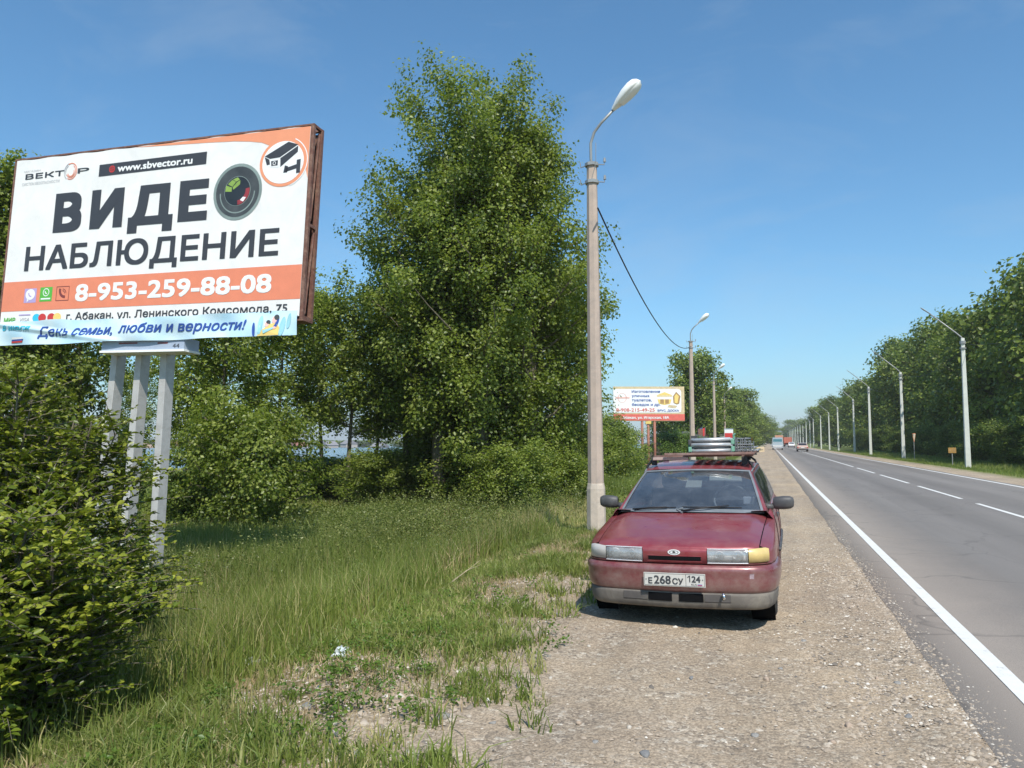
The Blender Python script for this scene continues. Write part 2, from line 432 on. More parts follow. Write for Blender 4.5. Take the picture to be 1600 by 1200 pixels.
M['plank_pale'] = simple('pale_brown_board', (0.40, 0.29, 0.25), 0.75, var=0.2, vscale=10, bump=0.3)
M['green_tape'] = simple('green_strap', (0.16, 0.34, 0.24), 0.7, var=0.15)
M['dash'] = simple('dashboard_plastic', (0.06, 0.062, 0.065), 0.7, var=0.1)
M['seat'] = simple('grey_seat_cloth', (0.14, 0.15, 0.17), 0.9, var=0.15)
M['cream'] = simple('cream_trim', (0.56, 0.53, 0.42), 0.7, var=0.05)
M['wheelwhite'] = simple('white_plastic', (0.70, 0.70, 0.70), 0.4, var=0.03)
M['amber'] = simple('faded_amber_lens', (0.60, 0.44, 0.17), 0.25, var=0.1, vscale=14, coat=0.5)
M['clear_dull'] = simple('clouded_lens', (0.46, 0.43, 0.40), 0.3, var=0.1, vscale=14, coat=0.5)
M['rim'] = simple('steel_rim', (0.30, 0.30, 0.30), 0.5, metal=0.5, var=0.1)
M['plate'] = simple('plate_white', (0.54, 0.52, 0.48), 0.5, var=0.06, dirt=((0.54, 0.50, 0.44), 12))
def car_paint(name, col, dust=(0.30, 0.22, 0.19), amt=0.35, lowdust=True):
    m, nt, out = new_mat(name); t = NT(nt); co = t.objco()
    sep = t.n('SeparateXYZ'); t.l(co, sep.inputs[0])
    n = t.noise(7, 6, 0.7, co)
    c = t.ramp(t.noise(1.7, 4, 0.6, co), [(0.3, tuple(x * 0.88 for x in col)), (0.7, tuple(min(1, x * 1.12) for x in col))])
    d = t.ramp(n, [(0.35, 0.06), (0.75, amt)])
    if lowdust:
        lz = t.n('MapRange'); lz.inputs[1].default_value = 0.60; lz.inputs[2].default_value = 0.25; lz.inputs[3].default_value = 0.0; lz.inputs[4].default_value = 0.55
        t.l(sep.outputs[2], lz.inputs[0]); d = t.math('ADD', d, t.math('MULTIPLY', lz.outputs[0], n), True)
    c = t.mix(d, c, dust)
    sp = t.ramp(t.noise(55, 4, 0.8, co), [(0.70, 0.0), (0.74, 1.0)])
    c = t.mix(t.math('MULTIPLY', sp, 0.35), c, (0.42, 0.36, 0.32))
    rg = t.ramp(n, [(0.3, 0.26), (0.8, 0.5)])
    b = t.bsdf(c, rg, metal=0.2, spec=0.45, coat=0.45)
    b.inputs['Coat Roughness'].default_value = 0.10
    t.l(b.outputs[0], out.inputs[0]); return m
M['burgundy'] = car_paint('burgundy_paint', (0.25, 0.022, 0.036))
M['burgundy_dull'] = car_paint('dusty_burgundy_plastic', (0.185, 0.026, 0.036), amt=0.6)
def glass_mat(name, tint=(0.48, 0.54, 0.60), dirt=0.12):
    m, nt, out = new_mat(name); t = NT(nt); co = t.objco()
    g = t.n('BsdfGlossy'); g.inputs['Roughness'].default_value = 0.03; g.inputs[0].default_value = (1, 1, 1, 1)
    tr = t.n('BsdfTransparent'); tr.inputs[0].default_value = (*tint, 1)
    fr = t.n('Fresnel'); fr.inputs[0].default_value = 1.6
    mx = t.n('MixShader'); t.l(t.math('MULTIPLY', fr.outputs[0], 2.1, True), mx.inputs[0]); t.l(tr.outputs[0], mx.inputs[1]); t.l(g.outputs[0], mx.inputs[2])
    df = t.n('BsdfDiffuse'); df.inputs[0].default_value = ((0.35, 0.38, 0.42, 1) if 'wind' in name else (0.78, 0.79, 0.78, 1))
    m2 = t.n('MixShader'); t.l(t.math('MULTIPLY', t.ramp(t.noise(3, 6, 0.7, co), [(0.3, 0.2), (0.8, 1.0)]), dirt), m2.inputs[0])
    t.l(mx.outputs[0], m2.inputs[1]); t.l(df.outputs[0], m2.inputs[2]); t.l(m2.outputs[0], out.inputs[0]); return m
M['glass'] = glass_mat('windscreen_glass', dirt=0.22)
M['lens_glass'] = glass_mat('headlight_glass', (0.95, 0.95, 0.95), 0.55)
M['darkglass'] = simple('dark_side_glass', (0.015, 0.018, 0.022), 0.08, spec=0.8, var=0.1)
M['bag'] = simple('white_plastic_bag', (0.78, 0.75, 0.72), 0.8, var=0.04)
M['clearbag'] = simple('translucent_plastic', (0.55, 0.60, 0.60), 0.3, var=0.1)

# ================================================================ THE SETTING
def terrain():
    a = np.array
    xs = np.concatenate([-np.geomspace(1800, 60, 22), -np.geomspace(57, 14, 26)[:-1], -np.arange(14, 2.4, -0.28), np.arange(-2.4, 1.6, 0.10), np.arange(1.8, 9.0, 0.9), np.arange(9.0, 18, 0.3), np.geomspace(18.5, 1800, 24)])
    xs = np.unique(np.round(xs, 3))
    ys = np.concatenate([a([-600, -200, -60, -20, -8, -3]), np.arange(0, 3, 0.5), np.arange(3, 14, 0.12), np.arange(14, 40, 0.5), np.geomspace(40.5, 2600, 60)])
    XX, YY = np.meshgrid(xs, ys, indexing='ij')
    ZZ = gz(XX, YY)
    near = np.exp(-(np.hypot(XX + 0.5, YY - 6) / 9.0) ** 2)
    nz = rng.normal(0, 1, XX.shape)
    ZZ = np.maximum(ZZ, -6)
    ZZ = ZZ + near * nz * 0.006 * ((XX < 1.0))
    nx, ny = XX.shape
    V = np.stack([XX, YY, ZZ], -1).reshape(-1, 3)
    i, j = np.meshgrid(np.arange(nx - 1), np.arange(ny - 1), indexing='ij')
    q = np.stack([i * ny + j, (i + 1) * ny + j, (i + 1) * ny + j + 1, i * ny + j + 1], -1).reshape(-1, 4)
    return np_mesh('ground', V, q, mat=M['ground'], smooth=True)
ground = tag(terrain(), 'gravel shoulder and rough grassy ground beside the road', None, None, 'structure')

def road_sheet():
    ys = np.concatenate([np.arange(-30, 30, 0.25), np.geomspace(30, 1500, 120)])
    lx = 1.06 + 0.012 * np.sin(ys * 1.9) * np.sin(ys * 0.83) + rng.normal(0, 0.005, len(ys))
    P = [(lx, -0.03 + 0 * ys), (lx + 0.01, 0.018 + 0 * ys), (lx + 0.5, 0.02 + 0 * ys), (5 + 0 * ys, 0.035 + 0 * ys), (8.75 + 0.03 * np.sin(ys), 0.018 + 0 * ys), (8.77 + 0.03 * np.sin(ys), -0.03 + 0 * ys)]
    V = np.stack([np.stack([x, ys, z], -1) for x, z in P], 1).reshape(-1, 3)
    n = len(ys); k = len(P)
    i, j = np.meshgrid(np.arange(n - 1), np.arange(k - 1), indexing='ij')
    q = np.stack([i * k + j, i * k + j + 1, (i + 1) * k + j + 1, (i + 1) * k + j], -1).reshape(-1, 4)
    return np_mesh('road', V, q, mat=M['asphalt'])
road = tag(road_sheet(), 'grey asphalt two lane highway with white lines', None, None, 'structure')
def rz_(x):
    return float(np.interp(x, [1.13, 1.62, 5, 8.75], [0.018, 0.02, 0.035, 0.018]))
def line_strip(name, x, w, spans):
    mb = MB()
    for a, b in spans:
        n = max(1, int((b - a) / 3)); n = min(n, 200)
        ys = np.linspace(a, b, n + 1)
        mb.grid([[(x - w / 2 + random.uniform(-.004, .004), y, rz_(x - w / 2) + 0.005), (x + w / 2 + random.uniform(-.004, .004), y, rz_(x + w / 2) + 0.005)] for y in ys])
    return mb
line_strip('edge_line', 1.505, 0.12, [(-30, 900)]).build('edge_line', M['road_paint'], road)
line_strip('edge_line', 8.42, 0.15, [(-30, 900)]).build('edge_line', M['road_paint'], road)
cents = [(-20, -12), (-10, -2), (0, 6.2), (8.4, 14.2), (16.2, 22.6), (24.3, 30.8), (32.7, 40.6), (42.6, 50.7), (52.7, 120.0)]
for a, b in cents:
    line_strip('centre_line', 5.05, 0.12, [(a, b)]).build('centre_line_dash', M['road_paint'], road)
line_strip('centre_line', 5.05, 0.12, [(y, y + 8) for y in np.arange(122, 500, 10)]).build('centre_line', M['road_paint'], road)['kind'] = 'stuff'

mb = MB(); mb.grid([[(x, y, -1.95) for x in (-520, -56)] for y in (-400, 0, 400, 1400)])
tag(mb.build('lake', M['water']), 'blue lake behind the trees', None, None, 'structure')

# hills on the horizon (far range)
mb = MB(); n = 60; P = []
for i in range(n + 1):
    a = R(100) - R(130) * 0 - (i / n) * R(95) + R(55)
    d = 3900
    hgt = 34 + 26 * math.sin(i * 0.33) + 12 * math.sin(i * 0.9 + 1) + 6 * math.sin(i * 2.3)
    P.append([(math.cos(a) * d, math.sin(a) * d, -5), (math.cos(a) * (d + 60), math.sin(a) * (d + 60), hgt * 0.7), (math.cos(a) * (d + 200), math.sin(a) * (d + 200), hgt + 8), (math.cos(a) * (d + 500), math.sin(a) * (d + 500), -5)])
mb.grid(P)
M['hill'] = simple('far_hill', (0.14, 0.17, 0.16), 0.95, var=0.15, vscale=0.01)
tag(mb.build('hills', M['hill'], smooth=True), 'low bluish hills on the horizon', None, None, 'structure')

# ================================================================ VEGETATION
def unit(a):
    return a / np.maximum(np.linalg.norm(a, axis=-1, keepdims=True), 1e-9)
def leaf_arrays(P, D, Nn, L, Wd):
    """rhombic leaves folded along the midrib. P base, D direction, Nn normal, L length, Wd half width"""
    S = unit(np.cross(D, Nn))
    L = L[:, None]; Wd = Wd[:, None]
    mid = P + D * L * 0.45
    a = P; b = mid + S * Wd + Nn * Wd * 0.35; c = P + D * L; d = mid - S * Wd + Nn * Wd * 0.35
    V = np.stack([a, b, c, d], 1).reshape(-1, 3)
    i = np.arange(len(P)) * 4
    tr = np.stack([np.stack([i, i + 1, i + 2], -1), np.stack([i, i + 2, i + 3], -1)], 1).reshape(-1, 3)
    return V, tr
def tree_data(seed, H, Rm, crown0=0.2, env='round', n_limb=46, twigs=6, per=40, leaf=0.10, clump=0.30, lean=0.0, trunks=1, rise=1.0, trunk_r=0.02, gauss=1.0):
    r = np.random.default_rng(seed)
    T = MB(); C = []; CW = []
    for tk in range(trunks):
        az0 = r.uniform(0, 6.28)
        spread = 0.0 if trunks == 1 else Rm * 0.45
        h = H * (1.0 if tk == 0 else r.uniform(0.72, 0.95))
        zt = np.linspace(0, h * 0.96, 9)
        ph = r.uniform(0, 6.28, 2)
        tx = lean * zt + 0.012 * h * np.sin(zt / h * 5 + ph[0]) + spread * (zt / h) ** 0.8 * math.cos(az0)
        ty = 0.012 * h * np.cos(zt / h * 4 + ph[1]) + spread * (zt / h) ** 0.8 * math.sin(az0)
        tr0 = trunk_r * h
        T.tube(list(zip(tx, ty, zt - 0.1)), list(np.interp(zt / h, [0, 0.05, 1], [tr0 * 1.3, tr0, tr0 * 0.12])), 7)
        for k in range(n_limb // trunks):
            t = (k + r.uniform(0, 1)) / (n_limb // trunks)
            z0 = h * (crown0 + (0.93 - crown0) * t ** 0.9)
            e = {'round': (math.sin(math.pi * min(0.97, 0.13 + 0.82 * t)) ** 0.6), 'cone': (1 - t) ** 0.55 * min(1, 0.55 + 2.2 * t), 'plume': 0.30 + 0.70 * math.sin(math.pi * (0.12 + 0.80 * t)) ** 0.8}[env]
            Rl = Rm * e * r.uniform(0.5, 1.18) * (1.0 if trunks == 1 else 0.75)
            az = k * 2.4 + r.uniform(-0.5, 0.5) + tk
            up = rise * r.uniform(0.5, 1.2) * (0.6 + 0.7 * t)
            b0 = np.array([np.interp(z0, zt, tx), np.interp(z0, zt, ty), z0])
            dr = np.array([math.cos(az), math.sin(az), 0])
            s = np.linspace(0, 1, 5)[:, None]
            path = b0 + dr * Rl * s + np.array([0, 0, 1]) * (Rl * up * s ** 1.4) + r.normal(0, 0.05 * Rl, (5, 3)) * s
            lr = max(0.012, tr0 * 0.30 * (1 - 0.6 * t))
            T.tube(path, list(np.linspace(lr, 0.006, 5)), 4, cap=False)
            for q in range(twigs):
                f = r.uniform(0.25, 1.0)
                pb = np.array([np.interp(f, s[:, 0], path[:, a]) for a in range(3)])
                td = unit(dr * r.uniform(0.0, 1.1) + np.array([0, 0, r.uniform(-0.1, 1.1)]) + r.normal(0, 0.55, 3))
                tl = r.uniform(0.35, 1.0) * min(1.1, 0.25 * Rm + 0.25)
                pe = pb + td * tl
                if q % 2 == 0: T.tube([pb, (pb + pe) / 2 + r.normal(0, 0.03, 3), pe], [0.012, 0.008, 0.003], 3, cap=False)
                for g in (0.45, 1.0):
                    C.append(pb + td * tl * g); CW.append(r.uniform(0.7, 1.25))
            C.append(path[-1]); CW.append(1.0)
    C = np.array(C); CW = np.array(CW)
    n = len(C)
    idx = np.repeat(np.arange(n), per)
    off = np.clip(r.normal(0, 1, (len(idx), 3)), -1.7, 1.7) * (clump * CW[idx])[:, None] * np.array([0.62, 0.62, 0.55]) * gauss
    P = C[idx] + off
    ok = P[:, 2] > 0.15; P = P[ok]; idx = idx[ok]; off = off[ok]
    rad = P * np.array([1, 1, 0.0]); rad = rad / np.maximum(np.linalg.norm(rad, axis=-1, keepdims=True), 0.8)
    N_ = unit(r.normal(0, 0.55, P.shape) + np.array([0, 0, 0.65]) + unit(off) * 0.4 + rad * 0.45)
    D_ = r.normal(0, 1, P.shape) + np.array([0, 0, -0.4]); D_ = unit(D_ - N_ * np.sum(D_ * N_, -1, keepdims=True))
    L = leaf * r.uniform(0.65, 1.25, len(P))
    V, tr = leaf_arrays(P, D_, N_, L, L * 0.36)
    tone = np.clip(0.48 + r.normal(0, 0.20, len(P)) + r.normal(0, 0.20, n)[idx], 0, 1)
    return T, V, tr, np.repeat(tone, 2)
VAR = {}
def tree(key, name, loc, rz, scale, label, cat='tree', group=None, mat='leaf', bark='bark', **kw):
    o = thing(name, loc, rz, label, cat, group)
    o.scale = scale if hasattr(scale, '__len__') else (scale,) * 3
    if key not in VAR:
        T, V, tr, tone = tree_data(**kw)
        c = np_mesh('crown', V, None, tr, tone, M[mat], o)
        t = T.build('trunk', M[bark], o, smooth=True)
        VAR[key] = (c.data, t.data)
    else:
        for nm, me in zip(('crown', 'trunk'), VAR[key]):
            link(bpy.data.objects.new(nm, me), o)
    return o
def ground_at(u, z):
    p = at(u, 690, z); return (p[0], p[1], gzf(p[0], p[1]))

# --- the big poplar clump behind the near lamp post
G1 = 'roadside poplars behind the tall billboard'
pop = dict(env='plume', twigs=6, per=48, leaf=0.118, clump=0.37)
tree('pa', 'poplar_tree', ground_at(748, 24.0), 2.6, 1, 'tallest poplar, its peaked crown rising left of the near lamp post', group=G1,
     seed=11, H=13.0, Rm=2.6, crown0=0.10, n_limb=90, rise=1.05, **pop)
tree('pb', 'poplar_tree', ground_at(820, 24.6), 1.3, 1, 'tall poplar whose crown is directly behind the near lamp post', group=G1,
     seed=12, H=12.7, Rm=2.25, crown0=0.08, n_limb=86, rise=0.95, **pop)
tree('pc', 'poplar_tree', ground_at(690, 24.2), 2.0, 1, 'broad poplar with pale lower trunk, left shoulder of the tallest poplar', group=G1,
     seed=13, H=10.6, Rm=2.35, crown0=0.22, n_limb=84, rise=0.9, **pop)
tree('pf', 'poplar_tree', ground_at(722, 26.0), 0.5, 1, 'poplar filling the crown between the tallest and the broad poplar', group=G1,
     seed=16, H=10.8, Rm=2.3, crown0=0.16, n_limb=76, rise=1.0, **pop)
tree('pd', 'poplar_tree', ground_at(640, 27.0), 0.7, (1.0, 1.0, 0.78), 'slim poplar peeping out left of the broad poplar', group=G1,
     seed=14, H=9.9, Rm=1.7, crown0=0.30, n_limb=52, rise=0.9, **pop)
tree('pe', 'poplar_tree', ground_at(868, 27.5), 0.9, 1, 'low poplar whose side branches show right of the near lamp post', group=G1,
     seed=15, H=8.6, Rm=1.9, crown0=0.05, n_limb=56, rise=0.6, **pop)
# --- thinner row behind the billboard
thin = dict(H=8.2, Rm=1.9, crown0=0.34, env='round', n_limb=38, twigs=6, per=30, leaf=0.115, clump=0.33, rise=0.7, trunk_r=0.011)
tree('ta', 'poplar_tree', ground_at(548, 26.0), 0.1, (1, 1, 0.92), 'thin poplar in the gap between billboard frame and broad poplar', group=G1, seed=21, **thin)
tree('tb', 'poplar_tree', ground_at(500, 30.0), 0.4, (1, 1, 0.98), 'young poplar showing just past the billboard\'s rusty side frame', group=G1, seed=22, **thin)
tree('tc', 'poplar_tree', ground_at(432, 25.0), 1.4, (1, 1, 0.92), 'slender poplar under the family picture end of the banner', group=G1, seed=23, **thin)
tree('ta', 'poplar_tree', ground_at(352, 21.0), 2.2, (0.95, 0.95, 0.86), 'poplar with grey trunk right of the billboard posts', group=G1)
tree('tb', 'poplar_tree', ground_at(300, 27.0), 4.1, (0.95, 0.95, 0.86), 'slight poplar just right of the three billboard posts, behind its neighbour', group=G1)
tree('tc', 'poplar_tree', ground_at(118, 22.0), 3.0, (0.95, 0.95, 1.02), 'poplar with dark trunk left of the billboard posts', group=G1)
tree('ta', 'poplar_tree', ground_at(60, 26.0), 5.0, (1, 1, 1.0), 'poplar behind the left end of the banner', group=G1)
tree('pd', 'poplar_tree', ground_at(-14, 21.0), 5.0, (1.05, 1.05, 1.03), 'poplar sticking out past the billboard at the picture\'s left edge', group=G1)
tree('tb', 'poplar_tree', ground_at(590, 33.0), 3.3, (1, 1, 0.8), 'small poplar deep in the gap where the lake shows', group=G1)
tree('tc', 'poplar_tree', ground_at(640, 38.0), 1.1, (1, 1, 0.9), 'dark poplar standing behind the broad poplar', group=G1)
tree('ta', 'poplar_tree', ground_at(800, 33.0), 1.9, (1.3, 1.3, 0.95), 'wide poplar hidden behind the tallest poplar', group=G1)
tree('tb', 'poplar_tree', ground_at(205, 50.0), 1.9, (1.0, 1.0, 0.9), 'poplar by the lake seen between the billboard posts', group=G1)

# --- shrubs at their feet
G2 = 'shrubs under the roadside poplars'
sh = dict(H=3.0, Rm=1.55, crown0=0.04, env='round', n_limb=44, twigs=6, per=34, leaf=0.095, clump=0.26, rise=0.45, trunk_r=0.012)
tree('sa', 'shrub', ground_at(402, 19.2), 0, (1.0, 1.0, 1.0), 'dense round shrub in front of the poplars, right of the billboard posts', 'shrub', G2, seed=31, **sh)
tree('sb', 'shrub', ground_at(325, 20.5), 0, (1.0, 1.0, 0.8), 'shrub beside the rightmost billboard post', 'shrub', G2, seed=32, mat='leaf_dark', **sh)
tree('sa', 'shrub', ground_at(800, 22.0), 2, (0.85, 0.85, 0.62), 'low bushy shrub at the foot of the tallest poplar', 'shrub', G2)
tree('sa', 'shrub', ground_at(600, 25.5), 1, (1.0, 1.0, 0.60), 'low shrub in the grass below the gap in the poplars', 'shrub', G2)
tree('sb', 'shrub', ground_at(700, 26.5), 4, (1.2, 1.2, 0.85), 'dark shrub between the broad poplar and the tallest poplar', 'shrub', G2)
tree('sb', 'shrub', ground_at(515, 29.0), 3, (1.4, 1.4, 0.5), 'dark low shrub right of the dense round shrub', 'shrub', G2)
tree('sa', 'shrub', ground_at(745, 24.6), 5, (1.1, 1.1, 0.62), 'leafy low shrub hiding the trunk of the tallest poplar', 'shrub', G2)
tree('sa', 'shrub', ground_at(868, 24.0), 0.5, (0.9, 0.9, 0.60), 'small leafy shrub just left of the near lamp post', 'shrub', G2)
tree('sb', 'shrub', ground_at(870, 27.0), 5, (1.1, 1.1, 0.85), 'dark shrub at the foot of the poplar behind the lamp post', 'shrub', G2)
tree('sb', 'shrub', ground_at(560, 36.0), 2, (2.0, 2.0, 0.45), 'wide dark thicket at the back of the gap', 'shrub', G2)
tree('sa', 'shrub', ground_at(660, 40.0), 2, (2.2, 2.2, 0.6), 'thicket behind the broad poplar\'s trunk', 'shrub', G2)
tree('sb', 'shrub', ground_at(780, 30.0), 2, (1.6, 1.6, 1.0), 'dark thicket behind the tallest poplar', 'shrub', G2)
tree('sa', 'shrub', ground_at(150, 24.0), 2, (1.2, 1.2, 0.9), 'shrub left of the billboard posts under the banner', 'shrub', G2)
tree('sb', 'shrub', ground_at(60, 23.0), 2, (1.3, 1.3, 1.0), 'dark shrub behind the leafy bush at the picture\'s left edge', 'shrub', G2)
G3 = 'bushes beside the far billboard'
tree('sb', 'shrub', ground_at(950, 44.0), 1, (1.2, 1.2, 1.1), 'dark bush just right of the near lamp post', 'bush', G3)
tree('sb', 'shrub', ground_at(974, 56.0), 3, (1.3, 1.3, 1.0), 'dark bush left of the rusty legs of the far billboard', 'bush', G3)
tree('sc', 'shrub', ground_at(1053, 66.0), 3, (1.35, 1.35, 0.95), 'bright green rounded bush right of the far billboard legs', 'bush', G3, mat='leaf_light', seed=33, **sh)
tree('sc', 'shrub', ground_at(1073, 70.0), 1, (1.2, 1.2, 0.85), 'bright green bush behind the second lamp post', 'bush', G3)
tree('sa', 'shrub', ground_at(928, 34.0), 1, (1.3, 1.3, 0.75), 'bush behind the near lamp post at head height', 'bush', G3)

# --- far trees, left side of the road
far = dict(env='round', n_limb=60, twigs=5, per=20, leaf=0.34, clump=0.75, rise=0.7, mat='leaf_dark')
G4 = 'distant trees left of the road'
def far_tree(key, u, z, h, w, rz, label, group, x=None, **kw):
    p = at(u, 690, z); X, Y = p[0], p[1]
    s = h / 12.0
    return tree(key, 'far_tree', (X, Y, gzf(X, Y)), rz, (w / 7.0, w / 7.0, s), label, 'tree', group, **kw)
far_tree('fa', 1088, 96, 12.6, 7.6, 0, 'big dark poplar behind the second lamp post', G4, seed=41, H=12, Rm=3.3, crown0=0.06, **far)
far_tree('fb', 1052, 108, 8.6, 7, 1, 'low tree above the far billboard legs', G4, seed=42, H=12, Rm=3.3, crown0=0.05, **far)
far_tree('fc', 1128, 150, 12.0, 10, 2, 'first tree past the big dark poplar', G4, seed=43, H=12, Rm=3.3, crown0=0.04, **far)
far_tree('fa', 1152, 190, 14.5, 12, 3, 'peaked tree above the row of small lamp posts', G4)
far_tree('fb', 1137, 165, 10.0, 10, 4, 'round tree behind the red and white sign', G4)
far_tree('fc', 1166, 215, 13.0, 12, 5, 'round tree right of the peaked tree', G4)
far_tree('fa', 1176, 270, 11.5, 13, 1, 'tree behind the small red sign', G4)
far_tree('fb', 1187, 330, 11.5, 15, 2, 'last round tree before the road runs out of sight', G4)
far_tree('fc', 1196, 420, 11.0, 17, 3, 'pale tree beyond the minibus on the left', G4)
far_tree('fa', 1204, 620, 9.0, 26, 4, 'dark low tree at the end of the road', G4)
far_tree('fb', 1218, 700, 8.0, 40, 4, 'flat dark tree over the minibus roof', G4)
for i, (u, z, h) in enumerate([(1112, 128, 7), (1100, 105, 5), (1150, 150, 5)]):
    far_tree('fb' if i else 'fc', u, z, h, 8, i, ['small tree beside the third lamp post', 'small tree behind the second lamp post\'s foot', 'small tree beside the fifth lamp post'][i], G4)
# --- right-hand shelter belt
G5 = 'poplar belt on the right side of the road'
belt = [  # X, Y, height, width
    (23, 58, 15.0, 8, 'poplar at the picture\'s right edge, tallest of the belt'),
    (21, 66, 17.5, 8, 'poplar right behind the nearest pale pole'),
    (22, 74, 16.5, 8, 'poplar with a pale broken trunk showing'),
    (21, 84, 17.0, 9, 'poplar between the first and second pale poles'),
    (22, 95, 15.5, 9, 'poplar behind the second pale pole'),
    (21.5, 106, 16.5, 9, 'poplar left of the second pale pole'),
    (23, 118, 17.0, 9, 'belt poplar right of the third pale pole'),
    (22, 132, 18.0, 10, 'belt poplar behind the third pale pole'),
    (21.5, 146, 18.5, 10, 'tall poplar ending the high part of the belt'),
    (23, 165, 15.5, 10, 'belt poplar behind the fourth pale pole'),
    (22, 186, 15.0, 11, 'belt poplar between the fourth and fifth pale poles'),
    (22, 208, 15.0, 11, 'belt poplar behind the fifth pale pole'),
    (23, 232, 16.5, 11, 'belt poplar right of the sixth pale pole'),
    (21, 258, 16.5, 12, 'belt poplar behind the sixth pale pole'),
    (22, 288, 15.5, 12, 'belt poplar behind the seventh pale pole'),
    (19, 320, 15.5, 12, 'last poplar at the far end of the belt'),
    (30, 70, 19.0, 10, 'second row poplar behind the nearest pale pole'),
    (31, 92, 18.5, 10, 'second row poplar behind the second pale pole'),
    (31, 120, 19.0, 11, 'second row poplar behind the third pale pole'),
    (30, 155, 18.0, 11, 'second row poplar behind the fourth pale pole'),
    (31, 200, 17.0, 12, 'second row poplar behind the fifth pale pole'),
    (31, 250, 17.0, 12, 'second row poplar behind the sixth pale pole'),
]
belt_k = [0.86, 0.88, 0.98, 0.84, 0.97, 0.86, 1.02, 0.88, 1.0, 0.82, 1.0, 0.84, 0.98, 0.9, 1.0, 0.95, 0.84, 0.92, 0.84, 0.96, 0.86, 0.95]
for i, (X, Y, h, w, lab) in enumerate(belt):
    h *= belt_k[i]
    tree(('fa', 'fb', 'fc')[i % 3], 'belt_poplar', (X, Y, gzf(X, Y)), i * 1.7, (w / 6.6, w / 6.6, h / 12.0), lab, 'tree', G5)
for i, (X, Y, h, lab) in enumerate([(17.3, 52, 2.6, 'bright bush on the verge at the picture\'s right edge'), (18.4, 57, 3.6, 'dark bush behind the nearest pale pole'), (17.5, 66, 3.2, 'dark bush left of the nearest pale pole'), (18.0, 76, 3.0, 'bush behind the orange marker board'), (18.2, 88, 3.4, 'bush right of the second pale pole'), (18, 102, 3.4, 'bush left of the second pale pole'), (17.8, 120, 3.6, 'bush near the third pale pole'), (18, 145, 3.6, 'bush near the fourth pale pole'), (18.5, 175, 4, 'bush near the fifth pale pole')]):
    tree('sc' if i == 0 else 'sb', 'verge_bush', (X, Y, gzf(X, Y)), i, (1.7, 1.7, h / 3.0), lab, 'bush', 'bushes along the poplar belt')
for i, (u, z, h, w, lab) in enumerate([(1247, 560, 17, 24, 'round tree standing apart beyond the belt'), (1259, 520, 14, 22, 'dark tree behind the far cluster of poles'), (1236, 640, 14, 26, 'small round tree above the red lorry'), (1252, 640, 15, 30, 'tree behind the round far tree')]):
    far_tree(('fa', 'fb', 'fc')[i % 3], u, z, h, w, i, lab, 'trees beyond the belt')

# --- fallen pale trunk in the belt
t = thing('broken_trunk', (19.0, 69.0, gzf(19, 69)), 0, 'pale bare broken trunk leaning in the dark belt of trees', 'tree trunk')
mb = MB(); mb.tube([(1.2, 0, 4.4), (0.6, 0, 6.0), (0.05, 0, 7.4), (-0.4, 0, 8.6)], [0.13, 0.15, 0.12, 0.05], 8); mb.tube([(1.2, 0, 4.4), (1.6, 0, 2.2), (1.9, 0, -0.1)], [0.13, 0.15, 0.2], 8)
mb.build('trunk', M['bark_pale'], t, smooth=True)
mb = MB(); mb.tube([(0.3, 0, 6.8), (-0.6, 0.1, 7.0), (-1.1, 0.1, 7.4)], [0.04, 0.03, 0.01], 5); mb.tube([(0.5, 0, 6.2), (1.2, -0.1, 6.9), (1.5, 0, 7.4)], [0.04, 0.03, 0.01], 5)
mb.build('branch', M['bark_pale'], t)

